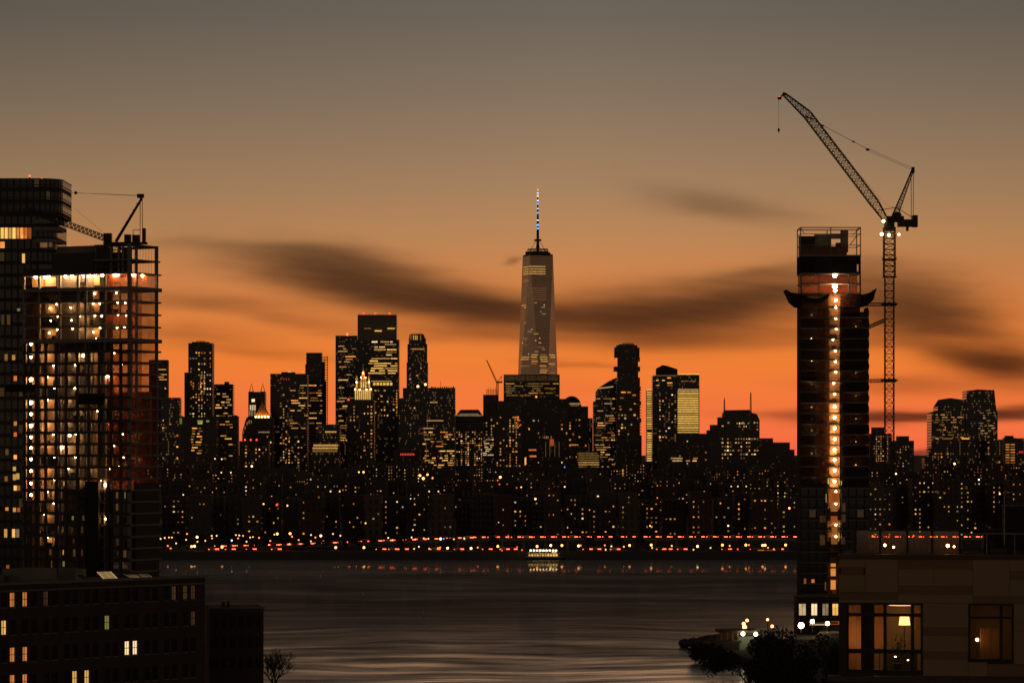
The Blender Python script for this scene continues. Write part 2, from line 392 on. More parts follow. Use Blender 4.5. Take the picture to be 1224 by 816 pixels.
# ------------------------------------------------------------------ tallest spired skyscraper (tapering, square turning into a square turned by 45 degrees)
def spired_tower():
    D = 6000.0; xc = X(643, D); yc = D+35
    root = thing('glass_skyscraper', 'tallest skyscraper, tapering faceted glass tower with a tall lit spire', 'skyscraper', (xc, yc, 0))
    z0, z1 = 57.0, 417.0
    def sq(side, ang):
        r = side/math.sqrt(2)
        return [(r*math.cos(ang+math.pi/4+i*math.pi/2), r*math.sin(ang+math.pi/4+i*math.pi/2)) for i in range(4)]
    a_top = R(17); a_bot = a_top-R(45)
    B_, T_ = sq(63, a_bot), sq(45.5, a_top)
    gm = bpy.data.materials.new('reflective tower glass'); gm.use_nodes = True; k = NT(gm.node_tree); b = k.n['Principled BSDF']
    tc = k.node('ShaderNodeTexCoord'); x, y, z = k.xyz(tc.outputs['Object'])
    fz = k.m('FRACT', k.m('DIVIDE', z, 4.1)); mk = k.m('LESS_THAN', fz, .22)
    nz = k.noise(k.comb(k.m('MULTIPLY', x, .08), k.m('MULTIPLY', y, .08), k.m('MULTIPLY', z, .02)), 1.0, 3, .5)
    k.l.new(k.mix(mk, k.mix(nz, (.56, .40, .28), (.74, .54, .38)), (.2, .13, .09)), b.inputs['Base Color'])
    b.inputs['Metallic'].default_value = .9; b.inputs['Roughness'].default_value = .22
    base = MB().prism(B_, 0, z0).obj('base_block', gm, root)
    P = [(a, c, z0) for a, c in B_]+[(a, c, z1) for a, c in T_]
    fs = []
    for i in range(4):      # bottom edge i -> apex top corner, and top edge -> bottom corner
        fs.append((i, (i+1) % 4, 4+(i+1) % 4)); fs.append((i, 4+(i+1) % 4, 4+i))
    # pick the convex pairing: each top corner sits over the middle of a bottom edge
    best = None
    def ang(p): return math.atan2(p[1], p[0])
    ring = sorted([(ang(p), 0, i) for i, p in enumerate(B_)]+[(ang(p), 1, i) for i, p in enumerate(T_)])
    n = len(ring); fs = [(0, 1, 2, 3), (4, 5, 6, 7)]
    for j in range(n):
        a, b2, c = ring[j-1], ring[j], ring[(j+1) % n]
        idx = lambda r_: r_[2]+(4 if r_[1] else 0)
        fs.append((idx(a), idx(b2), idx(c)) if True else ())
    mb = MB(); mb.v = P; mb.f = fs
    body = mb.obj('tower_body', gm, root)
    MB().prism(sq(45.2, a_top), z1, z1+3).obj('parapet', M_DARK, root)
    MB().prism(sq(38, a_top), z1+3, z1+7).obj('roof_deck', M_DARK, root)
    ringm = MB()
    for q in range(16):
        t0, t1 = 2*math.pi*q/16, 2*math.pi*(q+1)/16
        for zz in (z1+8, z1+13):
            ringm.tube((19*math.cos(t0), 19*math.sin(t0), zz), (19*math.cos(t1), 19*math.sin(t1), zz), 1.1)
        ringm.tube((19*math.cos(t0), 19*math.sin(t0), z1+7), (19*math.cos(t0), 19*math.sin(t0), z1+13), .5)
        ringm.tube((19*math.cos(t0), 19*math.sin(t0), z1+9), (0, 0, z1+9), .5)
    ringm.obj('broadcast_ring', M_DARK, root)
    MB().box(-23, -17, -6, 4, z1+3, z1+9).obj('cleaning_rig', M_DARK, root); MB().box(12, 20, -8, 2, z1+3, z1+10).obj('cleaning_rig', M_DARK, root)
    sp = MB().tube((0, 0, z1+7), (0, 0, 490), 3.1, 8, 2.2).tube((0, 0, 490), (0, 0, 541), 2.0, 8, .9).tube((0, 0, 446), (0, 0, 449), 7, 10).obj('spire', M_DARK, root)
    for q in range(4):
        t0 = a_top+q*math.pi/2; MB().tube((17*math.cos(t0), 17*math.sin(t0), z1+7), (3*math.cos(t0), 3*math.sin(t0), 447), .45).obj('guy_cable', M_DARK, root)
    bl = glow('spire light blue', (.12, .40, 1), 1.5); wh = glow('spire light white', (.55, .78, 1), 1.3); rd = glow('spire light orange', (1, .42, .18), 1.8)
    for zz, m_, hh in [(455, bl, 6), (462, wh, 2.5), (469, bl, 4), (476, bl, 4), (485, wh, 2.2), (490, bl, 4), (499, bl, 3), (507, wh, 2), (516, bl, 3), (522, wh, 3), (531, rd, 4), (536.5, wh, 2.5)]:
        w = 2.5 if zz < 490 else 1.9
        MB().tube((0, 0, zz-hh/2), (0, 0, zz+hh/2), w, 8).obj('light_ring', m_, root)
    MB().ball((0, 0, 542), 1.4).obj('beacon', rd, root)
    # windows lie on the front faces: find the section of the tower at that height
    import itertools
    def section(zz):
        f = max(0, min(1, (zz-z0)/(z1-z0))); pts = []
        m_ = len(ring)
        for j in range(m_):
            a, b2 = ring[j], ring[(j+1) % m_]
            pa = B_[a[2]] if a[1] == 0 else T_[a[2]]; pb = B_[b2[2]] if b2[1] == 0 else T_[b2[2]]
            if a[1] != b2[1]:
                lo, hi = (pa, pb) if a[1] == 0 else (pb, pa)
                pts.append((lo[0]+(hi[0]-lo[0])*f, lo[1]+(hi[1]-lo[1])*f))
        return pts
    def hit(px, zz):
        u = (px-CX)/F; S_ = section(zz); best = None
        for i in range(len(S_)):
            (x0, y0), (x1, y1) = S_[i], S_[(i+1) % len(S_)]
            # xc+x = u*(yc+y)
            A = (x1-x0)-u*(y1-y0); Bc = u*(yc+y0)-xc-x0
            if abs(A) < 1e-9: continue
            t = Bc/A
            if -1e-6 <= t <= 1+1e-6:
                q = (x0+(x1-x0)*t, y0+(y1-y0)*t)
                if best is None or q[1] < best[1]: best = q
        return best
    cnt = 0
    def strip(xa, xb, py, h, c, lv):
        nonlocal cnt
        if cnt >= 100 or xb-xa < .6: return
        zz = CZ+(HY-py)/F*(yc-25); n_ = max(1, int((xb-xa)/1.0)); pts = []
        for i in range(n_+1):
            A = hit(xa+(xb-xa)*i/n_, zz)
            if A: pts.append((A[0], A[1]-.45))
        if len(pts) < 2: return
        cnt += 1; hh = h/F*yc/2; mb = MB()
        mb.poly([(p[0], p[1], zz-hh) for p in pts]+[(p[0], p[1], zz+hh) for p in pts], [(i, i+1, len(pts)+i+1, len(pts)+i) for i in range(len(pts)-1)])
        mb.obj('window_strip', WIN[c][lv], root)
    r_ = random.Random(3)
    fr = [lambda q: 624.5+(-5)*(q-312)/163, lambda q: 653+0*(q-312), lambda q: 662+4.5*(q-312)/163]
    for q in (318.5, 321.5, 324.5, 327.2): strip(fr[0](q)+1.2, 652, q, 1.2, 'y', 1)
    for q in (334, 336): strip(fr[0](q)+1, 632, q, 1.2, 'a', 0)
    for q in (344.5, 347.2, 349.9, 352.6, 355.3, 358): strip(fr[0](q)+1.5, 653, q, .8, 'd', 2)
    q = 362.0
    while q < 423:
        if r_.random() < .62:
            a = r_.uniform(622, 652); strip(a, a+r_.uniform(1.2, 8), q, 1.1, r_.choice('yaw'), r_.choice((0, 0, 1)))
        if r_.random() < .25: a = r_.uniform(623, 650); strip(a, a+1.3, q, 1.2, 'w', 1)
        q += 2.65
    q = 424.0
    while q < 447:
        for seg in ((fr[0](q)+.8, 633), (634, 643), (645, 655), (656, 664)):
            if r_.random() < .72: strip(seg[0]+r_.uniform(0, 2), seg[1]-r_.uniform(0, 2), q, 1.2, r_.choice('yya'), r_.choice((0, 1, 1)))
        q += 2.65
spired_tower()

# ------------------------------------------------------------------ downtown skyline
T = 'office tower'
b = Bld('office_block', 'added dark block hiding the sky behind the open right bays of the left scaffolded tower', T, 4950, 134, 180)  # block added to shut out the bright sky behind the lower bays
b.block('wall', 134, 179, 468, FAC[1]); b.dots(136, 178, 475, 560, 4.5, 4.5, .12)
b = Bld('office_tower', 'dark slab with lit floor bands, rising right beside the left scaffolded tower', T, 5200, 178, 200)
b.block('wall', 178, 200, 430, FAC[1]); b.rows(187, 199.5, 440, 460, 3, .7); b.dots(186, 200, 462, 560, 4, 4, .22)
b = Bld('office_tower', 'plain dark block, almost unlit, in front of the slab beside the scaffolded tower', T, 4300, 192, 215)
b.block('wall', 192, 215, 475, FAC[4]); b.dots(193, 214, 500, 560, 4, 4.5, .12)
b = Bld('residential_tower', 'tall slender tower dotted with lights, with a narrow wing on its left side', 'tower', 5400, 220, 254)
b.block('wall', 225, 254, 410, FAC[2]); b.block('wing', 220.3, 225, 445, FAC[2], front=1)
b.block('roof_house', 229, 249, 408.5, M_DARK, yb=410.2, front=3)
b.profile('roof_antenna', [(234, 407.3), (245, 407.3), (245, 408.1), (234, 408.1)], M_DARK, 3, 6); b.block('antenna_leg', 239, 240, 407.3, M_DARK, yb=408.6, front=6, depth=2)
b.dots(226, 231, 426, 495, 2.6, 3.2, .7, w=1.3); b.dots(238, 246, 448, 472, 2.7, 2.6, .75, w=1.3); b.dots(226, 253, 420, 500, 3.2, 3.3, .26, w=1.4)
b.dots(233, 247, 420, 425, 3, 2.6, .6, 'wy')
b = Bld('office_tower', 'mid-height tower with broken yellow floor bands, close to the right of the slender tower', T, 5600, 254, 283)
b.block('wall', 254.3, 278.5, 459, FAC[5]); b.block('wing', 278.5, 283, 496, FAC[5], front=2); b.block('roof_house', 268, 273, 456, M_DARK, yb=459.2, front=4)
b.rows(255.5, 277, 469, 550, 3.3, .5, minl=2, maxl=9)
b = Bld('office_block', 'low block with a pale green lit top floor below the slender tower', T, 4000, 215, 262)
b.block('wall', 218, 258, 498, FAC[1]); b.rows(233, 250, 502, 508, 2.4, .95, 'l', h=2.1, lv=(1, 2)); b.rows(226, 243, 510, 545, 3.3, .6, 'aay', minl=2, maxl=7)
b.block('wing', 214, 218, 497, FAC[6], front=1); b.win(214.6, 217.5, 503, 7, 'l', 0)
b = Bld('office_block', 'dark block with a few yellow bands, below the mid-height tower', T, 4100, 258, 286)
b.block('wall', 258, 284, 497, FAC[1]); b.rows(262, 278, 502, 550, 3.4, .45, 'aya', minl=3, maxl=10)

# white-lit gothic city tower with open pinnacles
b = Bld('gothic_tower', 'floodlit white wedding-cake tower between two open spiky pinnacles', 'tower', 5500, 290, 318)
stone = mat('pale lit stone', (.42, .38, .32), .8)
b.block('wall', 296, 316, 468, FAC[1], depth=30, front=14)
for a, c in ((299.5, 3.2), (313, 3.2)):
    xx = b.lx(a); zt, zb = Z(458, b.D), Z(468, b.D); w = b.lx(a+2.4)-xx
    mb = MB()
    for sx in (-1, 1):
        for sy in (-1, 1): mb.tube((xx+sx*w, 20+sy*w, zb), (xx, 20, zt), .5, 4, .3)
    mb.box(xx-w, xx+w, 20-w, 20+w, zb-.5, zb+.8); mb.obj('pinnacle', M_DARK, b.root)
wl = glow('floodlit stone white', (1, .88, .68), .75, var=.4, cell=3); wl2 = glow('floodlit stone dim', (.9, .8, .6), .22, var=.6, cell=3)
b.block('setback', 297.5, 307, 491, FAC[6], depth=12, front=2)
b.block('crown', 299, 306, 480, FAC[6], depth=10, front=2.5)
for xa in (298.4, 301, 303.6): b.win(xa, xa+1.9, 487, 6.5, 'w', 1, 'lit_arch', 2.5)
b.win(300.6, 304.4, 478.4, 3.6, 'w', 2, 'lantern', 2.5); b.block('lantern_roof', 300.3, 304.8, 476.3, M_DARK, yb=480.2, depth=6, front=3)
for xa in (297.6, 300.4, 303.5): b.win(xa, xa+1.6, 495, 8, 'w', 0, 'lit_arch', 2)
b.profile('lower_tier', [(289.5, None), (289.5, 516), (292, 507), (294, 500), (297, 497), (308, 497), (308, None)], FAC[6], 20, .5)
for i, (xa, yy) in enumerate([(290, 514), (292.2, 509), (294.6, 504), (297, 502), (299.6, 502)]): b.win(xa, xa+1.4, yy+2, 4, 'a' if i % 2 else 'y', 0, 'lit_arch', .5)
# gold pyramid roofed tower
b = Bld('pyramid_roof_tower', 'block with a glowing gold pyramid roof in front of the white floodlit tower', 'tower', 5000, 302, 342)
b.block('wall', 301.5, 326, 500, FAC[1], depth=34); b.block('cornice', 302, 325, 499, M_CONC, yb=500.2, front=-.6, depth=34)
zb, zt = Z(499, b.D), Z(479, b.D); xa, xb = b.lx(304), b.lx(322); xm = b.lx(312.5); d = xb-xa
goldm = bpy.data.materials.new('floodlit gilded tile'); goldm.use_nodes = True; k = NT(goldm.node_tree); bb = k.n['Principled BSDF']
bb.inputs['Base Color'].default_value = (.55, .28, .08, 1); bb.inputs['Roughness'].default_value = .55
MB().poly([(xa, 4, zb), (xb, 4, zb), (xb, 4+d, zb), (xa, 4+d, zb), (xm, 4+d/2, zt)], [(0, 1, 4), (1, 2, 4), (2, 3, 4), (3, 0, 4), (0, 3, 2, 1)]).obj('pyramid_roof', goldm, b.root)
for i in range(5):
    px_ = 305.5+i*3.8
    MB().ball((b.lx(px_), 1.2, Z(498.0, b.D)), .9).obj('floodlight', glow('floodlight warm', (1, .45, .12), 60, True), b.root)
MB().tube((xm, 4+d/2, zt-1), (xm, 4+d/2, zt+5), .4).obj('finial', M_DARK, b.root)
b.rows(305, 324, 504, 520, 3.5, .25); b.dots(303, 325, 520, 560, 3.6, 3.4, .3)
b = Bld('low_block', 'low dark roof carrying three small red lights, under the gold pyramid roof', 'building', 3700, 288, 322)
b.block('wall', 286, 321, 527, FAC[0])
for px_ in (292.5, 299.5, 306.5): b.red(px_, 525.5, 1.2)
b.dots(288, 320, 531, 560, 4, 4, .3)

b = Bld('office_block', 'wide flat-topped office block with broken bands of yellow floors', T, 5100, 323, 367)
b.block('wall', 323, 367, 446.5, FAC[5]); b.block('roof_house', 336, 352, 444.5, M_DARK, yb=446.7, front=4)
b.rows(345, 385, 456, 520, 3.0, .45, 'yya', minl=3, maxl=11, h=1.1); b.dots(334, 344, 470, 560, 3, 3.4, .5)
for px_ in (335, 338.5, 341.5, 344.5): b.win(px_, px_+1.5, 453, 1.5, 'r', 0, 'sign_lamp')
for px_ in (344.5, 346.5, 361): b.win(px_, px_+1.6, 444.2, 1.5, 'w', 1, 'roof_light', 3.5)
b.dots(340, 366, 522, 560, 3.5, 3.6, .3)
b = Bld('office_tower', 'narrow dark tower with an open ladder of balconies up its right side', T, 5350, 366, 392)
b.block('wall', 366, 384.5, 421.5, FAC[1])
b.block('setback', 364.8, 366, 435, FAC[1], front=1)
lad = MB(); xl, xr = b.lx(384.5), b.lx(391.7)
for i in range(28):
    zz = Z(427+i*3, b.D); lad.box(xl, xr, 2, 14, zz-.5, zz+.5)
lad.box(xr-.9, xr, 2, 3, 0, Z(425, b.D)); lad.box((xl+xr)/2-.4, (xl+xr)/2+.4, 2, 3, 0, Z(427, b.D)); lad.box(xl, xl+4, 3, 13, 0, Z(432, b.D)); lad.box(xr-6, xr-3, 5, 13, 0, Z(455, b.D))
lad.obj('balcony_stack', M_DARK, b.root)
b = Bld('office_block', 'low wide block with one long strip of lit glass and a bright yellow grid below', 'building', 4600, 374, 408)
b.block('wall', 380, 406, 507, FAC[4]); b.rows(386, 402, 514.5, 518, 3, 1, 'y', h=2, minl=14, maxl=15, lv=(1,))
b.block('wing', 372, 406, 527, FAC[4], front=-6)
for j in range(3): b.win(375 if j < 1 else 374, 404.5-j*.6, 532.0+j*3.4, 2.1, 'y', 0 if j == 2 else 1, 'window_strip', -6)
b.dots(376, 404, 545, 562, 3, 3, .4)

b = Bld('office_tower', 'left and lower of two joined flat-roofed glass towers, with thin lit bands', T, 5900, 401, 427)
b.block('wall', 401, 427, 401, FAC[4]); b.red(415, 399.5, 1.5, M_RED)
b.rows(402.5, 426, 409, 480, 3.1, .33, 'yya', minl=3, maxl=13, h=1.1); b.rows(402.5, 416, 478, 530, 2.9, .65, 'yya', minl=3, maxl=12)
b = Bld('office_tower', 'tallest of the two joined towers, an unlit open screen crown above bright floors', T, 5700, 427, 477)
b.block('wall', 427, 475, 406, FAC[4], depth=50); b.block('lower_wall', 427, 477, 406, FAC[5], depth=46, front=-2)
scr = facade('screen crown', (.10, .075, .06), (.16, .11, .08), 1.2, 1.2, .8, .8, dimp=0)
b.block('screen_crown', 427.3, 474, 376, scr, yb=406, depth=40, front=3)
for q in range(12): b.win(428.5+q*4, 430+q*4, 375.2, .8, 'a', 0, 'rim_light', 2)
for px_ in (434.5, 448.5, 465.5): b.red(px_, 374.5, 1.3)
b.rows(432, 472, 391, 399, 2.9, .6, 'yg', h=1.2); b.rows(444, 474, 407, 427, 3.1, .7, 'yyw', front=-2, h=1.5); b.rows(440, 475, 427, 450, 2.9, .85, 'yyg', lv=(1, 1, 2), front=-2, maxl=24)
for px_ in range(446, 468, 4): b.win(px_, px_+3, 458.8, 3.2, 'g', 1, 'lobby_window', -2)
b.win(444, 468, 455.5, 1, 'g', 0, 'window_strip', -2); b.dots(429, 476, 465, 560, 3.4, 3.3, .42, front=-2, cs='aayy')

# gold gothic municipal tower
b = Bld('gold_gothic_tower', 'dark tower with a stepped gold-lit gothic crown and spire, before the glass towers', 'tower', 5000, 415, 447)
b.block('wall', 415, 447, 478.5, FAC[6], depth=40); b.block('lit_drum', 423, 444.5, 464, FAC[6], yb=478.5, depth=20, front=3)
for i in range(8): b.win(424.2+i*2.45, 425.7+i*2.45, 471.3, 12, 'g', 1, 'lit_arch', 3)
b.block('upper_tier', 425, 442, 455, FAC[6], yb=464, depth=16, front=5)
for xa in (425.4, 430.8, 433.5, 436.2, 440.4): b.win(xa, xa+1.7, 459.5, 8, 'g', 1, 'lit_arch', 5)
for xa in (426, 441): b.profile('turret', [(xa-1.3, 455.5), (xa-1.3, 452), (xa, 447), (xa+1.3, 452), (xa+1.3, 455.5)], stone, 4, 6); b.win(xa-.5, xa+.5, 452, 2.5, 'y', 1, 'lantern', 6)
b.block('belfry', 430.5, 437.5, 450, FAC[6], yb=455, depth=8, front=8)
for xa in (431.1, 433.4, 435.7): b.win(xa, xa+1.2, 452.5, 4, 'g', 1, 'lit_arch', 8)
b.profile('spire', [(431.3, 450), (433.0, 443), (433.8, 436.5), (434.6, 443), (436.6, 450)], goldm, 6, 9)
for px_, py_, fr2 in ((431.5, 451, 5), (436.5, 451, 5), (426, 456.5, 4), (441, 456.5, 4), (433.8, 445.5, 6.5), (430, 465.5, 2), (438, 465.5, 2), (424.5, 465, 2), (443, 465, 2)):
    MB().ball((b.lx(px_), fr2-1.2, Z(py_, b.D)), .8).obj('floodlight', glow('floodlight warm', (1, .45, .12), 60, True), b.root)
MB().ball((b.lx(433.9), 11, Z(446, b.D)), 1.2).obj('lantern', WIN['g'][1], b.root)
b.dots(417, 446, 484, 560, 3.7, 4, .35); b.red(416.5, 477.3, 1.3)
b.block('side_wall', 416, 424, 505, FAC[1], depth=10, front=-5)

b = Bld('round_tower', 'lone round-shouldered tower with a glowing lantern crown', 'tower', 5600, 486, 512)
b.block('wall', 486, 511.5, 433, FAC[4], depth=34); b.block('middle_wall', 487, 510.5, 411, FAC[4], yb=433, depth=31, front=1.5)
b.block('upper_wall', 488.5, 509, 404, FAC[4], yb=411, depth=28, front=3)
b.profile('crown', [(489, 404), (489.3, 400), (492, 398.8), (504, 398.6), (507, 400), (507.8, 404)], FAC[4], 22, 5)
for xa in (493.6, 496, 497.9): b.win(xa, xa+1.3, 403.3, 5.6, 'y', 1, 'lantern_window', 3)
for px_ in range(492, 507, 2): b.win(px_, px_+1.4, 417, 1.5, 'a', 1, front=1.5)
b.dots(488, 510, 425, 458, 4, 4.3, .12, 'ya', lv=(0, 0, 1)); b.win(490.5, 491.6, 403, 5, 'y', 0, 'lantern_window', 3); b.win(502, 503.3, 403, 5, 'y', 0, 'lantern_window', 3)
b = Bld('office_block', 'broad dark box-shaped block with a cluttered flat roof, almost unlit above', T, 4900, 478, 545)
b.block('wall', 481.5, 544, 463.5, FAC[4], depth=50); b.block('side_wall', 476.5, 481.5, 475.5, FAC[4], front=3)
clut = MB()
for i in range(11):
    a = 515+i*2.6; clut.box(b.lx(a), b.lx(a+rnd.uniform(.8, 2)), 4, 8, Z(463.6, b.D), Z(463-rnd.uniform(.3, 1.6), b.D))
clut.obj('roof_plant', M_DARK, b.root)
MB().tube((b.lx(526.5), 6, Z(463, b.D)), (b.lx(526.5), 6, Z(455, b.D)), .35).obj('mast', M_DARK, b.root)
for px_, py_ in ((499.5, 461.6), (508.5, 459.3)):
    MB().ball((b.lx(px_), 1, Z(py_, b.D)), 2.1).obj('roof_floodlight', glow('roof floodlight', (1, .62, .25), 2.2), b.root)
    MB().tube((b.lx(px_), 1, Z(463.6, b.D)), (b.lx(px_), 1, Z(py_, b.D)), .3).obj('light_post', M_DARK, b.root)
b.win(514, 523, 480.7, 1.3, 'y', 1, 'window_strip'); b.win(510, 530, 502.5, 1.2, 'y', 1, 'window_strip'); b.win(506, 518, 511.7, 1.3, 'y', 1, 'window_strip')
b.rows(504, 543, 515, 560, 2.8, .5, 'yya', minl=2, maxl=9); b.dots(483, 543, 475, 515, 5, 5, .05)
b = Bld('low_block', 'low block under the broad dark box, carrying a long red neon sign', 'building', 4400, 470, 500)
b.block('wall', 470, 502, 537, FAC[1]); b.block('sign_board', 478, 496, 540.2, M_DARK, yb=545, depth=1, front=-1.2)
sg = MB(); 
for i in range(9):      # row of small glowing letters, too far off to read
    xa = b.lx(478.6+i*1.95); w = 1.5*b.D/F; sg.box(xa, xa+w*.35, -1.6, -1.3, Z(544.2, b.D), Z(541.2, b.D)).box(xa, xa+w, -1.6, -1.3, Z(543.4+(i % 2)*.2, b.D), Z(542.3, b.D))
sg.obj('neon_sign', WIN['r'][1], b.root)
b = Bld('office_block', 'block with a lit cornice under a flat-topped hipped roof', T, 5300, 544, 578)
b.block('wall', 544, 578, 497, FAC[1], depth=40); b.profile('hipped_roof', [(544.5, 497), (550.5, 489.5), (572, 489.3), (577.5, 497)], M_ROOF, 34, 3)
b.win(546, 576, 496.4, 1.1, 'w', 0, 'cornice_light', -.5); b.win(549, 572, 494.6, .8, 'w', 0, 'cornice_light', 2.5)
b.dots(545, 577, 515, 560, 2.6, 2.6, .4, w=1.5, h=1)
b = Bld('office_block', 'lower lit block right of the hipped roof with tight yellow rows', 'building', 4700, 575, 592)
b.block('wall', 576, 592, 522, FAC[4]); b.rows(577, 590, 524, 545, 2.3, .9, 'yw', h=1.2, minl=2, maxl=7)

# narrow core under construction with its little crane
b = Bld('concrete_core', 'narrow dark building core under construction with scaffold bristling on top', 'building', 5450, 577, 596)
b.block('wall', 577.5, 595.5, 471.5, FAC[2], depth=20); sc_ = MB()
for i in range(7):
    a = b.lx(582+i*2); sc_.box(a-.35, a+.35, 4, 5, Z(471.6, b.D), Z(464.5-(i % 3)*.8, b.D))
for zz in (466.5, 469): sc_.box(b.lx(581), b.lx(595), 4, 5, Z(zz+.3, b.D), Z(zz-.3, b.D))
sc_.obj('scaffold', M_DARK, b.root); b.dots(580, 595, 500, 560, 3, 3.5, .4)
t_ = thing('tower_crane', 'tiny luffing crane over the downtown skyline, thin jib raised to the left', 'crane', (X(594.6, 5350), 5350, 0))
lx = lambda p: X(p, 5350)-X(594.6, 5350)
MB().lattice((0, 0, 100), (0, 0, Z(456, 5350)), 3.4, 3.4, 22, .45, .28).obj('mast', M_DARK, t_)
MB().lattice((lx(594), 0, Z(457, 5350)), (lx(581.8), 0, Z(430.5, 5350)), 2.2, 1.2, 14, .42, .25, up=Vector((0, 1, 0))).obj('jib', M_DARK, t_)
MB().tube((lx(595), 0, Z(456, 5350)), (lx(599.5), 0, Z(449, 5350)), .6).tube((lx(599.5), 0, Z(449, 5350)), (lx(599.8), 0, Z(456, 5350)), .4).obj('a_frame', M_DARK, t_)
MB().box(lx(593), lx(600.5), -2, 2, Z(457.5, 5350), Z(455.7, 5350)).obj('counter_deck', M_DARK, t_)
b = Bld('office_block', 'dark block left of the wide low tower, dotted with amber windows', T, 4650, 592, 624)
b.block('wall', 596, 624, 479, FAC[1]); b.block('wing', 591, 596, 491, FAC[1], front=1); b.dots(592.5, 623, 497, 560, 3.4, 3.4, .38, lv=(0, 1, 1, 1))
b.dots(614, 624, 497, 512, 3, 3, .8, 'ao')

b = Bld('office_tower', 'wide low glass tower with a green-lit top, standing at the foot of the spired skyscraper', T, 5650, 602, 669)
b.block('wall', 602, 669, 447.5, FAC[5], depth=46)
b.block('green_screen', 602.5, 668.5, 448.5, mat('dull green glass', (.10, .13, .05), .3, var=.2), yb=456, depth=2, front=-2.3)
for i in range(5): b.win(603+i*13, 615+i*13, 452, 5.8, 'd', 0, 'screen_light', -2.4)
b.rows(603, 668, 457, 476, 2.8, .6, 'yya', lv=(0, 0, 1), minl=3, maxl=16, h=1.0)
b = Bld('office_block', 'massive unlit square block below the tallest skyscraper', T, 4750, 622, 681)
b.block('wall', 622, 680, 476.5, FAC[1], depth=60); b.block('roof_house', 626, 668, 474.5, M_DARK, yb=476.6, front=6)
b.red(641, 474, 1.3, glow('orange roof light', (1, .3, .08), 1.6)); b.dots(640, 660, 521, 525, 2, 3, .85, 'y', lv=(0, 0, 1), w=.9, h=2.5)
b.dots(624, 680, 500, 560, 5.5, 5, .12)
b.win(632, 641, 537.5, 1.6, 'o', 1, 'window_strip'); b.win(633, 641, 545, 2, 'o', 1, 'window_strip'); b.win(657, 662, 528.5, 8, 'o', 0, 'billboard'); b.win(627, 629, 551, 9, 'a', 2, 'lit_sign')
for xa in (652, 657, 663, 668): b.win(xa, xa+.5, 537, 18, 'd', 2, 'fin_light')
b = Bld('domed_tower', 'rounded dome roof with a lit collar, on a block right of the spired skyscraper', 'tower', 5500, 670, 703)
b.block('wall', 670, 703, 485.5, FAC[1], depth=40)
dome = MB(); r = b.lx(695)-b.lx(683.5)
pts = [(b.lx(683.5)+r*math.cos(a), Z(486, b.D)+r*1.12*math.sin(a)) for a in [math.pi*i/14 for i in range(15)]]
MB().yprism(pts, 4, 30).obj('dome_roof', M_ROOF, b.root)
b.win(680.5, 694.5, 482.3, 1.8, 'w', 0, 'collar_light', 3.6); b.win(682, 692, 484.5, 1, 'y', 0, 'collar_light', 3.6)
b.dots(672, 702, 500, 550, 3.5, 3.4, .35, 'aao'); b.rows(680, 693, 530, 534, 3, .9, 'a', lv=(1, 2))
b = Bld('office_block', 'thin dark slab just right of the domed roof', 'building', 5900, 702, 709)
b.block('wall', 702, 708.5, 499.5, FAC[4])
b = Bld('office_block', 'low block with long dim yellow floor lines, right below the domed roof', 'building', 4300, 690, 718)
b.block('wall', 690, 718, 539, FAC[4]); 
for j in range(7): b.win(691.5, 717-rnd.uniform(0, 3), 541.5+j*2.7, 1.1, 'y', rnd.choice((0, 0, 1)), 'window_strip')

b = Bld('glass_tower', 'sloping-shouldered glass tower leaning its slant roof on the stacked-box tower', T, 5450, 709, 738)
b.profile('wall', [(709, None), (709, 480), (712, 479), (712, 468.5), (716, 463), (729, 454.5), (736, 451.5), (738, 451.5), (738, None)], FAC[4], 34)
mb = MB(); mb.tube((b.lx(715.5), -.6, Z(464, b.D)), (b.lx(733), -.6, Z(462, b.D)), .9); mb.obj('lit_edge', WIN['w'][1], b.root)
b.rows(711, 735, 472, 560, 2.9, .42, 'yya', minl=2, maxl=12, h=1.0)
b = Bld('stacked_box_tower', 'tall slim tower of shifted stacked boxes with jutting corners', 'tower', 5250, 733, 767)
b.block('wall', 737.5, 765, 455, FAC[2], depth=34)
for (a, c, yt, yb, fr_) in [(734.5, 764.5, 415, 427, 1), (738.5, 762.8, 427, 438, 2), (733.8, 765.2, 438, 443.5, 0), (738, 763, 443.5, 451, 2), (738, 765, 451, 456, 1), (737, 762, 412.3, 415, 4), (740, 758.5, 411, 412.4, 8),
                            (763, 765, 427, 431.5, 2), (737, 765.8, 462, 466, -1), (737, 766.3, 480, 484, -1.2), (737, 766.6, 500, 505, -1.4), (737, 767, 520, 560, -1.8)]:
    b.block('stacked_box', a, c, yt, FAC[2], yb=yb, front=fr_, depth=30)
b.block('roof_ring', 744.5, 757.5, 409.6, M_DARK, yb=410.3, front=12, depth=12); b.block('roof_post', 750.5, 751.5, 409.8, M_DARK, yb=411.2, front=14, depth=2)
saw = MB()
for i in range(30): saw.box(b.lx(765), b.lx(766.6), 2, 8, Z(462+i*3.4+1.1, b.D), Z(462+i*3.4, b.D))
saw.obj('balcony_stack', M_CONC, b.root)
b.rows(739, 760, 467, 494, 3.4, .55, 'aya', minl=2, maxl=8, front=-1.2); b.dots(738, 764, 494, 560, 3.6, 3.8, .3, front=-1.4)
for j in range(3):
    for i in range(4): b.win(738.5+i*3.9, 741.6+i*3.9, 562+j*3.6, 2.5, 'a', 1, front=-1.8)

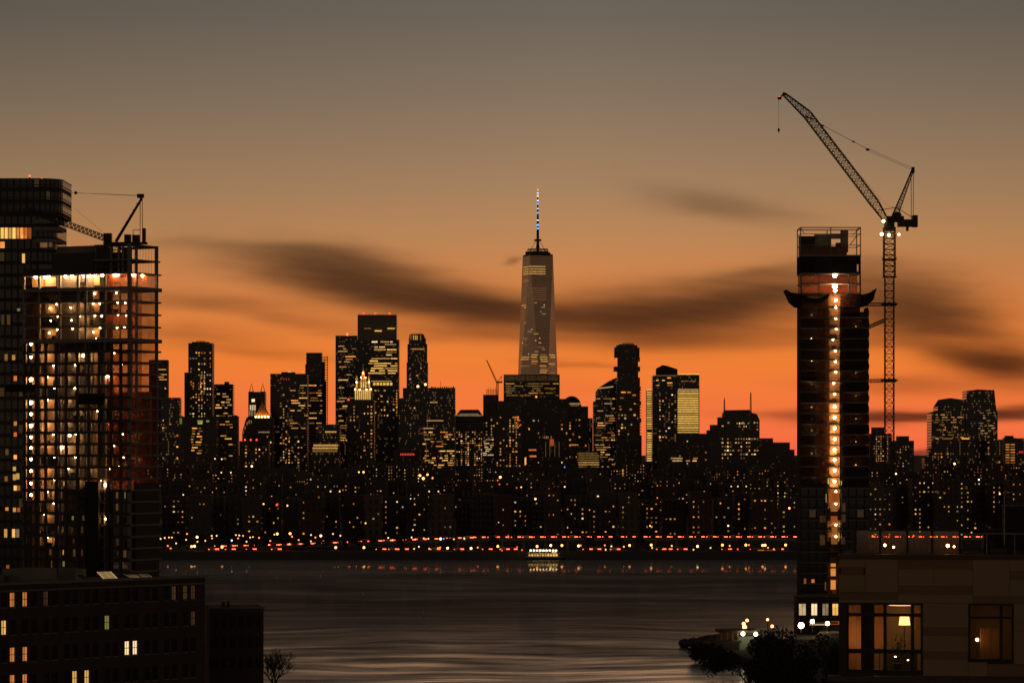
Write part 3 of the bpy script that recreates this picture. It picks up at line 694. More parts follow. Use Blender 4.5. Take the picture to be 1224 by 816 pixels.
goldbands = dict(cs='g', lv=(1, 2, 2), h=1.9)
b = Bld('gold_glass_tower', 'lower left slab of the twin office building, every floor glowing gold', T, 5600, 772, 788)
b.block('wall', 772.5, 787, 466, FAC[4], depth=26)
for j in range(31):
    if j != 17: b.win(773.2, 786.2, 468.5+j*2.72, 1.55, 'g', rnd.choice((1, 0, 1, 0)) if j > 1 else 1, 'window_strip')
b.win(772.5, 787, 465.9, .7, 'g', 2, 'roof_rim_light')
b = Bld('office_tower', 'dark middle tower of the twin office building with a peaked roof house', T, 5500, 780, 811)
b.block('wall', 780, 810, 449, FAC[5], depth=40); b.profile('roof_house', [(784.5, 449), (784.8, 440), (792, 436), (797, 436.8), (810, 441), (810, 449)], M_DARK, 26, 4)
b.rows(782, 809, 450, 470, 3, .45, 'ya', minl=2, maxl=7); b.dots(787, 809, 470, 558, 3.6, 3.6, .3); b.win(780, 811, 448.7, .7, 'y', 0, 'roof_rim_light')
b = Bld('gold_glass_tower', 'right slab of the twin office building, dark cap above gold-lit floors', T, 5550, 810, 836)
b.block('wall', 809, 836, 447.5, FAC[4], depth=40); b.win(810.5, 836, 447.2, .8, 'g', 2, 'roof_rim_light'); b.rows(811, 835, 454, 459, 2.6, .6, 'y', h=1, lv=(0,))
b.win(810.5, 835, 465.3, .8, 'w', 1, 'window_strip')
for j in range(19): b.win(809.5, 835, 467.5+j*2.72, 1.55, 'g', rnd.choice((0, 1, 1)), 'window_strip')
b = Bld('office_block', 'long unlit block below the gold-banded towers', 'building', 4800, 806, 848)
b.block('wall', 808, 848, 518, FAC[1]); b.block('wing', 787, 808, 528, FAC[1], front=3); b.rows(800, 834, 546, 556, 3, .35); b.dots(806, 846, 525, 560, 4.2, 4.4, .15)

b = Bld('stepped_tower', 'wide stepped ziggurat-like block topped by two thin red-lit antennas', 'building', 5200, 845, 950)
b.block('wall', 861, 908, 501, FAC[6], depth=50); b.block('left_step', 845, 862, 514, FAC[6], front=-3)
b.block('left_shoulder', 849, 862, 507.5, FAC[6], yb=514.2, front=1); b.block('upper_step', 858, 868, 498.5, FAC[6], yb=508, front=2)
b.profile('crown', [(864.5, 501.2), (864.5, 494.5), (868, 490), (896, 489.5), (899, 493), (905, 494.5), (908, 501.2)], FAC[6], 34, 4)
b.block('right_step', 908, 924, 523.5, FAC[6], front=-2); b.block('far_right_step', 924, 944, 528.5, FAC[6], front=-2.5); b.block('end_step', 944, 949.5, 537, FAC[6], front=-3)
b.block('far_end', 949.5, 953.5, 547, FAC[6], front=-3.5)
for px_, py_, w in ((866.5, 474, .6), (898, 466.5, .75)):
    MB().lattice((b.lx(px_), 12, Z(496, b.D)), (b.lx(px_), 12, Z(py_+3, b.D)), 2.6, 1.2, 12, .45, .28).tube((b.lx(px_), 12, Z(py_+3, b.D)), (b.lx(px_), 12, Z(py_, b.D)), .4).obj('antenna', mat('red painted steel', (.25, .05, .03), .6), b.root)
MB().ball((b.lx(898), 12, Z(466.3, b.D)), 1.0).obj('beacon', M_REDS, b.root)
b.dots(880, 896, 504, 514, 2.6, 3.6, .85, 'yw', w=1.6); b.dots(862, 907, 522, 554, 3.2, 4.6, .5, 'aayw'); b.dots(910, 942, 528, 556, 3.4, 4.4, .3)
b.dots(862, 907, 503, 520, 3.4, 4, .18); b.dots(847, 862, 530, 556, 3.6, 4.2, .2)

# right of the scaffolded tower
b = Bld('apartment_tower', 'lit apartment tower with a raised middle, immediately left of the crane mast foot', 'tower', 4200, 1039, 1067)
b.block('wall', 1040, 1066, 518, FAC[2]); b.block('roof_house', 1043, 1057, 510.5, FAC[2], yb=518.2, front=3); b.dots(1041, 1065, 520, 552, 2.6, 2.9, .55, w=1.3, h=1.3, lv=(0, 0, 1))
b = Bld('apartment_tower', 'darker apartment tower just right of the crane mast foot', 'tower', 4000, 1064, 1093)
b.block('wall', 1064, 1092.5, 526.5, FAC[2]); b.block('roof_house', 1073, 1087, 521, FAC[2], yb=526.7, front=3); b.dots(1068, 1091, 532, 560, 3, 3.3, .22, w=1.2, h=1.2, lv=(0, 0, 1))
b = Bld('office_tower', 'broad stepped tower with slanted twin tops on the right-hand skyline', T, 4500, 1107, 1192)
b.profile('wall', [(1113, None), (1113.5, 493.5), (1121, 491), (1121, 486), (1127, 477), (1136, 475.5), (1154.5, 478), (1156, 500), (1156, None)], FAC[4], 50)
b.profile('right_wall', [(1152, None), (1155, 467), (1168, 465.3), (1188, 466), (1190.5, 490), (1192, 492), (1192, None)], FAC[4], 44, -4)
b.profile('lower_step', [(1105, None), (1105, 547), (1110, 545), (1110, 537), (1114, 535), (1114, None)], FAC[4], 30, -2)
b.red(1137, 474, .9); b.red(1159.5, 474, .9)
b.rows(1116, 1152, 494, 524, 3.0, .5, 'yya', h=1.0, minl=1.5, maxl=7, lv=(0, 0, 1)); b.rows(1168, 1190, 489, 520, 3.0, .55, 'yyw', h=1.0, minl=1.5, maxl=6, lv=(0, 0, 1), front=-4); b.rows(1117, 1160, 523, 525, 2, .8, 'a', front=-4)
b.dots(1172, 1190, 520, 545, 3.4, 3.4, .3, front=-4, lv=(0, 0, 1))
b.dots(1116, 1135, 540, 548, 3.5, 4, .8, 'a')
b = Bld('low_block', 'dark flat block between the broad stepped tower and the amber-striped one', 'building', 4400, 1191, 1203)
b.block('wall', 1191.5, 1203, 525, FAC[4]); b.dots(1192, 1202, 530, 560, 4, 4, .15)
b = Bld('apartment_tower', 'slim tower striped with amber balcony lights near the right edge', 'tower', 3900, 1200, 1214)
b.block('wall', 1200.5, 1214, 523, FAC[2]); b.block('roof_house', 1203, 1212, 520.5, M_DARK, yb=523.2, front=3)
for j in range(9): b.win(1202, 1206.5, 531+j*3.1, 1.3, 'a', rnd.choice((0, 1)), 'window_strip'); b.win(1208, 1213, 531+j*3.1, 1.3, 'a', rnd.choice((0, 1, 1)), 'window_strip')
b = Bld('low_block', 'dark block at the right edge of the skyline with one red window', 'building', 4450, 1213, 1240)
b.block('wall', 1213.5, 1240, 523.5, FAC[4]); b.win(1218, 1223, 540, 2.5, 'r', 0); b.dots(1215, 1224, 545, 565, 3, 4, .5)

# ------------------------------------------------------------------ rows of housing between downtown and the river
SECT = [(150, 218, 'left of the slender lit tower'), (218, 285, 'below the slender lit tower'), (285, 322, 'below the gold pyramid roof'), (322, 398, 'below the wide flat-topped office block'),
        (398, 480, 'below the gold gothic spire'), (480, 546, 'below the round-shouldered tower'), (546, 600, 'below the tiny skyline crane'),
        (600, 672, 'below the spired skyscraper'), (672, 733, 'below the domed roof'), (733, 770, 'below the stacked-box tower'),
        (770, 840, 'below the gold-banded towers'), (840, 960, 'below the two roof antennas'), (960, 1112, 'at the big crane mast'),
        (1112, 1194, 'below the broad slant-topped tower'), (1194, 1300, 'at the right edge')]
ORD = ['first', 'second', 'third', 'fourth', 'fifth', 'sixth', 'seventh', 'eighth']
rr = random.Random(21)
def housing(rowname, D0, Dj, x0, x1, wmin, wmax, top, floors_px, p, group, gap=(0, 3)):
    global rnd
    rnd = rr; px_ = x0; cnt = {}; i = 0
    while px_ < x1:
        w = rr.uniform(wmin, wmax); c = px_+w/2
        D = D0+[0, Dj, Dj*.5][i % 3]; yt = top(c)+rr.uniform(-6, 6)
        sec = next((s_ for s_ in SECT if s_[0] <= c < s_[1]), SECT[-1])
        n_ = cnt[sec[2]] = cnt.get(sec[2], 0)+1
        pp = p*rr.choice((.4, .9, 1.3, 1.5, 2.3))
        fm = rr.randrange(4) if rr.random() < .8 else 6
        lab = '%s %s block in the %s row %s' % (ORD[min(n_-1, 7)], 'apartment' if fm != 6 else 'stone-faced', rowname, sec[2])
        b = Bld('apartment_block', lab, 'building', D, px_, px_+w, group)
        b.block('wall', px_, px_+w, yt, FAC[fm], depth=rr.uniform(14, 22))
        if rr.random() < .6:
            a = px_+rr.uniform(.2, .5)*w; b.block('roof_house', a, a+rr.uniform(.15, .35)*w, yt-rr.uniform(1.5, 4), FAC[fm], yb=yt+.2, depth=7, front=3)
        if rr.random() < .45 and D < 2500:
            a = px_+rr.uniform(.6, .85)*w; zz = Z(yt, D); xx = b.lx(a)
            tk = MB().tube((xx, 5, zz+2.2), (xx, 5, zz+5), 1.6, 10).tube((xx, 5, zz+5), (xx, 5, zz+6.2), 1.7, 10, .1)
            for sx in (-1, 1): tk.tube((xx+sx, 4.2, zz), (xx+sx, 4.2, zz+2.3), .12).tube((xx+sx, 5.8, zz), (xx+sx, 5.8, zz+2.3), .12)
            tk.obj('water_tank', M_DARK, b.root)
        dy = floors_px*rr.uniform(.92, 1.08); dx = dy*rr.uniform(.7, 1.0)
        ww = floors_px*.26
        b.dots(px_+1, px_+w-1, yt+2.5, min(yt+70, Yvis(D)), dx, dy, pp, rr.choice(('aaaay', 'aayw', 'aaoy', 'wya', 'yyaw')), w=ww, h=ww*1.05, lv=(0, 0, 1, 1, 2))
        px_ += w+rr.uniform(*gap); i += 1
def Yvis(D): return {True: 643, False: 612 if D < 2600 else 588}[D < 1900]
housing('waterfront', 1600, 55, 152, 948, 15, 30, lambda c: 592, 5.8, .17, 'apartment blocks of the waterfront row', (0, 5))
housing('middle', 2150, 90, 150, 950, 15, 30, lambda c: 573, 4.6, .17, 'apartment blocks of the middle row')
housing('back', 3050, 110, 150, 953, 14, 30, lambda c: 558, 3.6, .22, 'apartment blocks of the back row')
housing('waterfront', 1620, 55, 1037, 1230, 20, 34, lambda c: 577, 5.6, .34, 'apartment blocks of the waterfront row', (0, 2))
housing('back', 2900, 110, 1037, 1230, 16, 30, lambda c: 559, 3.7, .3, 'apartment blocks of the back row')
rnd = random.Random(8)

# ------------------------------------------------------------------ lamps in the city and along the far bank
GL = {'w': glow('lamp globe pale', (1, .60, .26), 2.0, True), 'y': glow('lamp globe yellow', (1, .50, .13), 2.0, True), 'o': glow('lamp globe orange', (1, .24, .05), 2.6, True),
      'O': glow('lamp globe bright orange', (1, .34, .08), 5.5, True), 'W': glow('lamp globe bright', (1, .60, .24), 4.5, True), 'r': glow('lamp globe red', (1, .05, .05), 2.5, True), 'c': glow('lamp globe cool', (.65, .82, 1), 3.5, True), 'b': glow('lamp globe blue', (.08, .2, 1), 2.5, True)}
CN = {'w': 'pale', 'y': 'yellow', 'o': 'orange', 'O': 'strong orange', 'W': 'strong pale', 'r': 'red', 'c': 'cool white', 'b': 'blue'}
def lamp_post(px_, py_, D, c, r=1.25, group='street lamps along the far bank', where='on the far bank', nm='street_lamp', cat='street lamp', z0=2.4):
    zc = Z(py_, D); x_ = X(px_, D)
    t_ = thing(nm, 'thin lamp post with a small %s globe %s' % (CN[c], where), cat, (x_, D, z0), 0, group)
    MB().tube((0, 0, 0), (0, 0, zc-z0), .12, 5, .08).obj('post', M_DARK, t_)
    MB().ball((0, 0, zc-z0), r/F*D).obj('lamp_globe', GL[c], t_)
SH = [(192,643.6,'w'),(197,642.5,'w'),(202,642,'y'),(205.5,642,'y'),(210.5,649,'w'),(200.6,652,'o'),(204,655,'o'),(223.5,637.7,'o'),(222.5,644.7,'y'),(235.6,641.5,'W'),(236,647,'y'),(229,652.8,'O'),(232.5,652.4,'W'),(245.4,645.8,'y'),(253,640,'w'),(259,640,'w'),(253.5,643,'o'),
      (265.4,653.6,'O'),(277,645.5,'c'),(282,639,'y'),(286,639.5,'w'),(284.5,643,'o'),(290.5,640,'o'),(294.7,647,'w'),(299,642,'y'),(302.5,641.5,'w'),(309.6,642.4,'o'),(331.4,637.7,'O'),(328,638.5,'y'),(323,646,'o'),(346.7,637.3,'O'),(349,641,'o'),(371.8,639,'w'),(377,642,'o'),(383.5,640,'W'),(371.6,646.6,'y'),(357,645,'o'),
      (387,646,'o'),(398,637.7,'w'),(406.8,639.8,'w'),(401.3,654,'O'),(435,654,'O'),(464,642.4,'w'),(492,642,'w'),(506.5,643,'y'),(512,643.4,'w'),(526.6,643.6,'W'),(530.5,643.5,'b'),(542.5,644,'y'),(555,643.6,'w'),(500.7,653,'w'),(495,655.5,'y'),(513,655.5,'y'),(535,654.7,'W'),(523.5,654.7,'o'),(526,654,'o'),(563,655,'W'),(571,654,'o'),
      (595,652.6,'O'),(618,653.6,'r'),(624,657,'r'),(600,658,'r'),(608,658,'o'),(642,652.6,'O'),(658.3,651.5,'W'),(671.7,651.5,'O'),(691.5,652,'W'),(694,651.5,'o'),(723,651.4,'o'),(730.8,652.5,'w'),(724,656.5,'w'),(745.7,653,'y'),(752.5,651.4,'O'),(778.4,651,'O'),(779.5,654.4,'y'),(803,652,'w'),(833.7,652.6,'W'),(829,656.5,'y'),(849.3,654.4,'y'),
      (863.5,651,'O'),(872.2,652,'y'),(881.8,656,'r'),(891.5,651,'O'),(895,651,'o'),(911.5,651.4,'O'),(914.5,651.2,'W'),(918,654.4,'y'),(939,651,'O'),(925,656,'o'),(1043,640,'o'),(1120,641,'y'),(1092,640,'o')]
for i, (a, c, kk) in enumerate(SH):
    big = kk in 'OW'
    lamp_post(a, c, 1392+(i*7) % 22, kk, 1.45 if big else .95, 'street lamps along the far bank', 'beside the river drive')
IN = [(301,557,'W',1.4),(264.5,564.5,'w',1),(276,564.5,'w',1),(257,548,'w',1),(265,548.5,'w',1),(502,568,'O',1.6),(506,571.5,'O',1.9),(511,567,'O',1.4),(517,571,'o',1.3),(598,570,'O',1.7),(597,578.5,'r',1),(640,596,'O',1.4),(315,602,'y',1.3),(331,603,'r',1.6),(343.5,604,'w',1.3),
      (395,587,'y',1.1),(406,587,'y',1.1),(1071,566,'W',1.2),(1141,554,'W',1.4),(870.5,628,'W',1.1),(943.5,607,'O',1.4),(623,582,'w',1.1),(675,581.5,'w',1.1),(675,558,'b',.9),(524,587,'w',1),(513,587,'w',1),(429,564,'O',1),(434.5,564,'O',1.3),(777,628,'w',1.1),(493.5,633,'w',.9),(874,581,'w',.8),(882,581,'w',.9),(892,581,'w',.8),(1170,573,'c',1.1),(1195,590,'w',1.2),(596,624,'w',.6),(219,591,'w',1),(437,625,'y',1.2)]
for (a, c, kk, r) in IN: lamp_post(a, c, 1570, kk, r*.85, 'tall floodlight masts among the housing blocks', 'rising before the housing blocks', 'floodlight_mast', 'light mast')

# ------------------------------------------------------------------ elevated riverside drive with its traffic
DV = 1440
def road_z(px_):
    pts = [(180, 2.7), (250, 2.8), (330, 3.4), (450, 5.2), (570, 6.8), (700, 7.0), (1300, 7.0)]
    for (a, za), (c, zb) in zip(pts, pts[1:]):
        if a <= px_ <= c: return za+(zb-za)*(px_-a)/(c-a)
    return 2.7
M_ASPH = mat('asphalt', (.05, .05, .05), .9)
rd = MB(); stp = [150+i*20 for i in range(57)]
for a, c in zip(stp, stp[1:]):
    xa, xb, za, zb = X(a, DV), X(c, DV), road_z(a), road_z(c)
    rd.poly([(xa, DV-8, za), (xb, DV-8, zb), (xb, DV+8, zb), (xa, DV+8, za), (xa, DV-8, za-.9), (xb, DV-8, zb-.9), (xb, DV+8, zb-.9), (xa, DV+8, za-.9)],
            [(0, 1, 2, 3), (7, 6, 5, 4), (0, 4, 5, 1), (2, 6, 7, 3)])
tag(rd.obj('elevated_road', M_ASPH), kind='structure')
t_ = thing('viaduct', 'steel viaduct with low parapet carrying the riverside drive', 'viaduct', (0, DV, 2.4))
for a in range(470, 1260, 26): MB().box(X(a, DV)-.6, X(a, DV)+.6, -7, -5.8, 0, road_z(a)-3.31).obj('pier', M_CONC, t_)
pr = MB()
for a, c in zip(stp, stp[1:]):
    xa, xb, za, zb = X(a, DV), X(c, DV), road_z(a)-2.4, road_z(c)-2.4
    pr.poly([(xa, -8.2, za-.9), (xb, -8.2, zb-.9), (xb, -8.2, zb+.35), (xa, -8.2, za+.35), (xa, -8.02, za-.9), (xb, -8.02, zb-.9), (xb, -8.02, zb+.35), (xa, -8.02, za+.35)], [(0, 1, 2, 3), (7, 6, 5, 4), (3, 2, 6, 7)])
pr.obj('parapet', M_CONC, t_)
tail = glow('tail light', (1, .10, .035), 7, True); head = glow('head light', (1, .72, .42), 9, True)
CARC = [mat('car paint %s' % n_, c, .35, .2, spec=.5) for n_, c in (('silver', (.45, .45, .45)), ('black', (.02, .02, .02)), ('white', (.7, .7, .68)), ('blue', (.05, .08, .15)), ('red', (.35, .03, .02)))]
M_GLASS = mat('dark car glass', (.02, .02, .022), .1)
prof = [(-2.25, .3), (-2.25, .85), (-1.75, .98), (-1.2, 1.45), (.45, 1.47), (1.15, 1.0), (2.1, .85), (2.25, .6), (2.25, .3)]
def car_mesh(m):
    mb = MB(); mb.yprism(prof, -.88, .88)
    mb.yprism([(-1.55, 1.0), (-1.12, 1.36), (.38, 1.38), (.95, 1.0)], -.9, .9)
    n0 = len(mb.f)
    for wx in (-1.4, 1.4):
        for wy in (-.8, .8): mb.tube((wx, wy-.12, .33), (wx, wy+.12, .33), .33, 10)
    return mb.mesh('car', m)
CM = [car_mesh(m) for m in CARC]
TM_ = MB().box(2.2, 2.36, -.85, .85, .55, .95).box(.9, 2.3, -.96, -.84, .62, .95).box(-2.1, -1.7, -.96, -.84, .6, .85).mesh('stretched_tail_light', tail)  # red flank strips added and lengthened so the light trail reads unbroken
HM_ = MB().box(-2.36, -2.2, -.85, .85, .5, .8).box(-2.3, -1.9, -.94, -.84, .55, .8).mesh('headlight', head)
CNM = ['silver', 'black', 'white', 'dark blue', 'red']
def car(px_, D, z_, rz, ci, lights):
    c = bpy.data.objects.new('car', CM[ci]); COL.objects.link(c); c.location = (X(px_, D), D, z_); c.rotation_euler = (0, 0, rz)
    tag(c, '%s car with %s in the queue on the riverside drive' % (CNM[ci], 'red tail lights showing' if lights == 't' else 'pale headlights on'), 'car', 'cars queuing along the riverside drive')
    link_mesh('stretched_tail_light', TM_, c); link_mesh('headlight', HM_, c) if lights != 't' else None
a = 262.0; i = 0
while a < 1190:
    if not (948 < a < 1020): car(a, DV-4.6, road_z(a)+.02, 0, rnd.choice((0, 1, 1, 2, 3, 4)), 't')
    a += rnd.uniform(12.9, 14.6); i += 1
a = 305.0
while a < 640:
    car(a, DV-1.2, road_z(a)+.02, 0, rnd.randrange(5), 'h'); a += rnd.uniform(22, 36)
for a in (255, 275, 300, 330, 455, 470, 482, 520, 548, 582, 603, 612, 702, 712, 735, 790, 797, 815, 868, 902, 930):
    c_ = car(a, 1404, 2.42, 0, rnd.randrange(5), 't')

# trees of the riverside park
LEAF = mat('dark foliage', (.05, .06, .03), .8, var=.4, vs=2)
BARK = mat('bark', (.09, .07, .055), .9)
def crown_mesh(seed, h, r, n=500, leaf=.35, low=.25):
    q = random.Random(seed); mb = MB()
    lobes = [(q.uniform(-.5, .5)*r, q.uniform(-.5, .5)*r, h*(low+.12)+q.random()*h*(.86-low-.12), q.uniform(.32, .6)*r) for _ in range(9)]
    for _ in range(n):
        lx_, ly, lz, lr = q.choice(lobes); v = Vector((q.gauss(0, 1), q.gauss(0, 1), q.gauss(0, .8))).normalized()*lr*q.uniform(.55, 1.08)
        c = Vector((lx_, ly, lz))+v; a = Vector((q.uniform(-1, 1), q.uniform(-1, 1), q.uniform(-1, 1))).normalized()*leaf*q.uniform(.6, 1.4)
        b2 = a.cross(Vector((q.uniform(-1, 1), q.uniform(-1, 1), q.uniform(-1, 1)))).normalized()*leaf*.8
        mb.poly([c-a, c-b2, c+a, c+b2], [(0, 1, 2, 3)])
    return mb, lobes
def trunk_mesh(lobes, h, r):
    mb = MB().tube((0, 0, 0), (0, 0, h*.45), r, 8, r*.6)
    for l in lobes: mb.tube((0, 0, h*.35), (l[0], l[1], l[2]), r*.45, 5, r*.12)
    return mb
TP = []
for sdd in range(3):
    mb, lb = crown_mesh(sdd, 8, 3.6, 420, .5); TP.append((mb.mesh('crown', LEAF), trunk_mesh(lb, 8, .28).mesh('trunk', BARK)))
for i in range(26):
    px_ = [196, 214, 227, 241, 262, 271, 291, 305, 318, 337, 353, 366, 390, 412, 424, 446, 478, 537, 590, 706, 738, 765, 818, 856, 886, 1110][i]; D = 1406+(i*13) % 22
    t_ = thing('tree', 'small dark leafy park tree among the lamps of the far bank', 'tree', (X(px_, D), D, 2.4), i*1.3, 'small trees of the far riverside park')
    s_ = rnd.uniform(.55, .9); t_.scale = (s_, s_, s_)
    link_mesh('crown', TP[i % 3][0], t_); link_mesh('trunk', TP[i % 3][1], t_)

# low sheds under the drive
for i, (a, c, h_) in enumerate([(690, 716, 657), (757, 772, 656), (812, 826, 657.5), (898, 934, 655)]):
    b = Bld('river_shed', 'low flat shed %s under the riverside drive' % ['right of the ferry', 'beside the tallest orange lamps', 'in the dim middle stretch', 'at the brightest orange lamps'][i], 'shed', 1398, a, c)
    b.block('wall', a, c, h_, FAC[2], depth=8); b.rows(a+1, c-1, h_+1.2, h_+3.5, 2, .5, 'ao', h=.9, lv=(0, 1))

# ------------------------------------------------------------------ ferry
FD = 1356
t_ = thing('ferry', 'small lit two-deck ferry moored at the far quay', 'ferry', (X(651, FD), FD, 0))
fm = mat('white boat paint', (.6, .6, .58), .5); L = 7.9
MB().prism([(-L, -2.6), (L-1.5, -2.6), (L+.6, 0), (L-1.5, 2.6), (-L, 2.6)], -.3, 1.1, [(-L, -2.9), (L-1.2, -2.9), (L+1.4, 0), (L-1.2, 2.9), (-L, 2.9)]).obj('hull', mat('dark hull paint', (.03, .04, .06), .4), t_)
MB().box(-L+.3, L-1.4, -2.3, 2.3, 1.1, 1.35).box(-L+.3, L-1.4, -2.2, -2.1, 1.35, 1.55).box(-L+.3, L-1.4, -2.3, 2.3, 2.75, 2.95).obj('main_deck', fm, t_)
MB().box(-L+.8, L-2.2, -1.9, 1.9, 1.35, 2.75).obj('cabin', fm, t_)
for i in range(11): MB().box(-L+1.1+i*1.14, -L+1.9+i*1.14, -1.96, -1.9, 1.7, 2.5).obj('window', WIN['g'][2 if i > 6 else (i % 2)], t_)
MB().box(-L+1.5, L-3.2, -2.1, 2.1, 4.3, 4.45).obj('awning', fm, t_)
MB().box(L-4.6, L-2.8, -1.4, 1.4, 2.95, 4.3).obj('wheelhouse', fm, t_); MB().box(L-4.4, L-3.0, -1.46, -1.4, 3.4, 4.1).obj('window', WIN['w'][1], t_)
pst = MB()
for i in range(9): pst.tube((-L+1.5+i*1.35, -2.0, 2.95), (-L+1.5+i*1.35, -2.0, 4.3), .06)
pst.tube((-L+1.5, -2.0, 3.7), (L-4.6, -2.0, 3.7), .05); pst.obj('railing', fm, t_)
for i in range(9): MB().ball((-L+2+i*1.35, -2.25, 4.05), .3).obj('deck_lamp', glow('deck lamp', (1, .68, .32), 14, True), t_)
MB().tube((L-3.4, 0, 4.4), (L-3.4, 0, 7.2), .08).obj('mast', M_DARK, t_)

# ================================================================== left: finished tower behind
RNET = None
def netting(name, rgb, alpha, scale=.6):
    m = bpy.data.materials.new(name); m.use_nodes = True; k = NT(m.node_tree); k.n.clear()
    tc = k.node('ShaderNodeTexCoord'); nz = k.noise(tc.outputs['Object'], scale, 4, .65)
    col = k.mix(nz, tuple(v*.5 for v in rgb), tuple(min(1, v*1.5) for v in rgb))
    d = k.node('ShaderNodeBsdfDiffuse'); t_ = k.node('ShaderNodeBsdfTranslucent'); tr = k.node('ShaderNodeBsdfTransparent')
    k.l.new(col, d.inputs[0]); k.l.new(col, t_.inputs[0])
    m1 = k.node('ShaderNodeMixShader'); m1.inputs[0].default_value = .5; k.l.new(d.outputs[0], m1.inputs[1]); k.l.new(t_.outputs[0], m1.inputs[2])
    m2 = k.node('ShaderNodeMixShader'); k.put(m2.inputs[0], k.m('MULTIPLY_ADD', nz, .5, alpha-.25, clamp=True))
    k.l.new(tr.outputs[0], m2.inputs[1]); k.l.new(m1.outputs[0], m2.inputs[2])
    o = k.node('ShaderNodeOutputMaterial'); k.l.new(m2.outputs[0], o.inputs[0]); return m
N_RED = netting('red debris net', (.55, .14, .07), .62, .35)
N_BRN = netting('brown debris net', (.22, .10, .06), .74, .3)
N_DRK = netting('black debris net', (.15, .085, .055), .86, .5)
WORK = glow('work lamp', (1, .50, .18), 85, True); WORKB = glow('work lamp bright', (1, .54, .22), 105, True); WORKD = glow('work lamp small', (1, .62, .28), 12, True)

b = Bld('rounded_tower', 'tall finished tower with a rounded dark crown, cut by the left edge of the photo', 'tower', 935, -70, 72)
def rounded(x0, x1, dep, fr, r):
    a, c = b.lx(x0), b.lx(x1); pts = [(a, fr), (c-r, fr)]
    for i in range(1, 7): t_ = math.pi/2*i/6; pts.append((c-r+r*math.sin(t_), fr+r-r*math.cos(t_)))
    return pts+[(c, fr+dep), (a, fr+dep)]
tf = facade('facade tower glass', (.05, .045, .04), (.04, .04, .04), 1.9, 3.6, .75, .7, dimp=.03, dim=.03, metal=.1)
MB().prism(rounded(-70, 72, 24, 0, 6), Z(258, 935), Z(214, 935)).obj('crown', tf, b.root)
MB().prism(rounded(-70, 65.5, 24, .8, 5), 0, Z(258, 935)).obj('wall', tf, b.root)
cr = MB()
for yy in (213.6, 221, 228, 236, 244, 251, 257.5): cr.prism(rounded(-70, 72.4, 24.2, -.15, 6), Z(yy, 935)-.12, Z(yy, 935)+.12)
cr.obj('crown_louvre', M_DARK, b.root)
bl_ = MB()
for yy in (266, 275, 289): bl_.prism(rounded(40, 71, 10, 0, 3), Z(yy, 935)-.2, Z(yy, 935)+.9)
bl_.obj('balcony', M_CONC, b.root)
for i in range(8): b.win(.4+i*4.7, 4.0+i*4.7, 278.5, 13, 'gyygaaoo'[i], [2, 2, 1, 2, 1, 2, 1, 0][i], front=.8)
b.win(-6, -1, 278, 13, 'g', 2, front=.8)
b.win(-.3, 5, 292.5, 7.5, 'a', 2, front=.8); b.win(26, 29.3, 308.5, 11, 'y', 2, front=.8); b.win(47.5, 56, 292, 7, 'd', 2, front=.8); b.win(58, 62, 292, 6, 'd', 1, front=.8)
for (xa, yy, h_, c_, l_) in [(5, 427, 8, 'a', 0), (14, 427, 6, 'a', 1), (16, 452, 6, 'o', 1), (16, 506, 5, 'a', 1), (16, 519, 5, 'o', 1), (16, 546, 5, 'a', 2), (15, 560, 5, 'y', 1), (19, 569, 7, 'y', 1), (15, 570, 7, 'y', 1), (16, 583, 6, 'y', 2), (20, 583, 6, 'a', 0),
                             (5, 572, 6, 'a', 0), (6, 608, 4, 'a', 1), (15, 609, 5, 'y', 1), (20, 609, 5, 'o', 0), (4.5, 637, 10, 'y', 1), (14, 637, 10, 'y', 2), (18.8, 637, 10, 'w', 0), (7, 677, 4, 'o', 0), (1, 382, 12, 'd', 0), (8, 382, 12, 'd', 1), (6, 540, 7, 'd', 2), (20, 370, 3, 'w', 0)]:
    b.win(xa, xa+3.6, yy, h_, c_, l_, front=.8)
b.red(33.5, 209.5, 1.2, M_RED); b.red(48, 213, 1.4, M_RED)

# ================================================================== left: tower under construction
KX, KY = -103.1, 862.0; AX = (-.889, .457)
ct = thing('unfinished_tower', 'unfinished tower block at left, open lit floors, columns and red netting', 'construction tower', (KX, KY, 0), math.atan2(-.457, .889))
def fx(px_): r = (px_-CX)/F; return -((KX-r*KY)/(.889+.457*r))
def fy(px_): r = (px_-CX)/F; return (r*KY-KX)/(.457-.889*r)
def zf(py_): return CZ+(HY-py_)*KY/F
LW, DP = fx(28), fy(188)
floors = [309, 325, 342, 358.5, 373.5, 388.5] + [404+13.9*i for i in range(0, 25)]
for i, yy in enumerate(floors):
    th = .42 if yy < 400 else .5
    o_ = .75 if (yy > 320) else .4
    x0 = LW-.3 if yy > 320 else fx(112)
    m_ = MB().box(x0, o_, -.35, DP+.9, zf(yy)-th, zf(yy))
    if yy in (342, 404): m_ = MB().box(x0-.5, .9, -.7, DP+1, zf(yy)-1.0, zf(yy))
    m_.obj('floor_slab', M_CONC, ct)
def column(x_, y_, yt, yb, w=.6): return MB().box(x_-w/2, x_+w/2, y_-w/2, y_+w/2, zf(yb), zf(yt)).obj('column', M_CONC, ct)
for px_ in (28, 46.5, 71, 93, 102, 125): column(fx(px_), .3, 325, 760)
column(-.1, .1, 291, 760, .8); column(-.1, DP-.2, 291, 760, .7); column(0, fy(163), 291, 760, .6)
for px_ in (46, 71, 93, 125): column(fx(px_), DP-.5, 325, 760, .55)
pc = MB()
for px_ in (31, 44, 55.5, 68, 80, 93.5, 107, 119.5, 134, 145):
    w = .40; pc.box(fx(px_)-w, fx(px_)+w, -.5, .0, 0, zf(405))
for yy in floors[7:]: pc.box(LW, .4, -.62, -.03, zf(yy)-.7, zf(yy)+.05)
pc.obj('precast_grid', mat('dark precast facade', (.09, .07, .06), .85), ct)
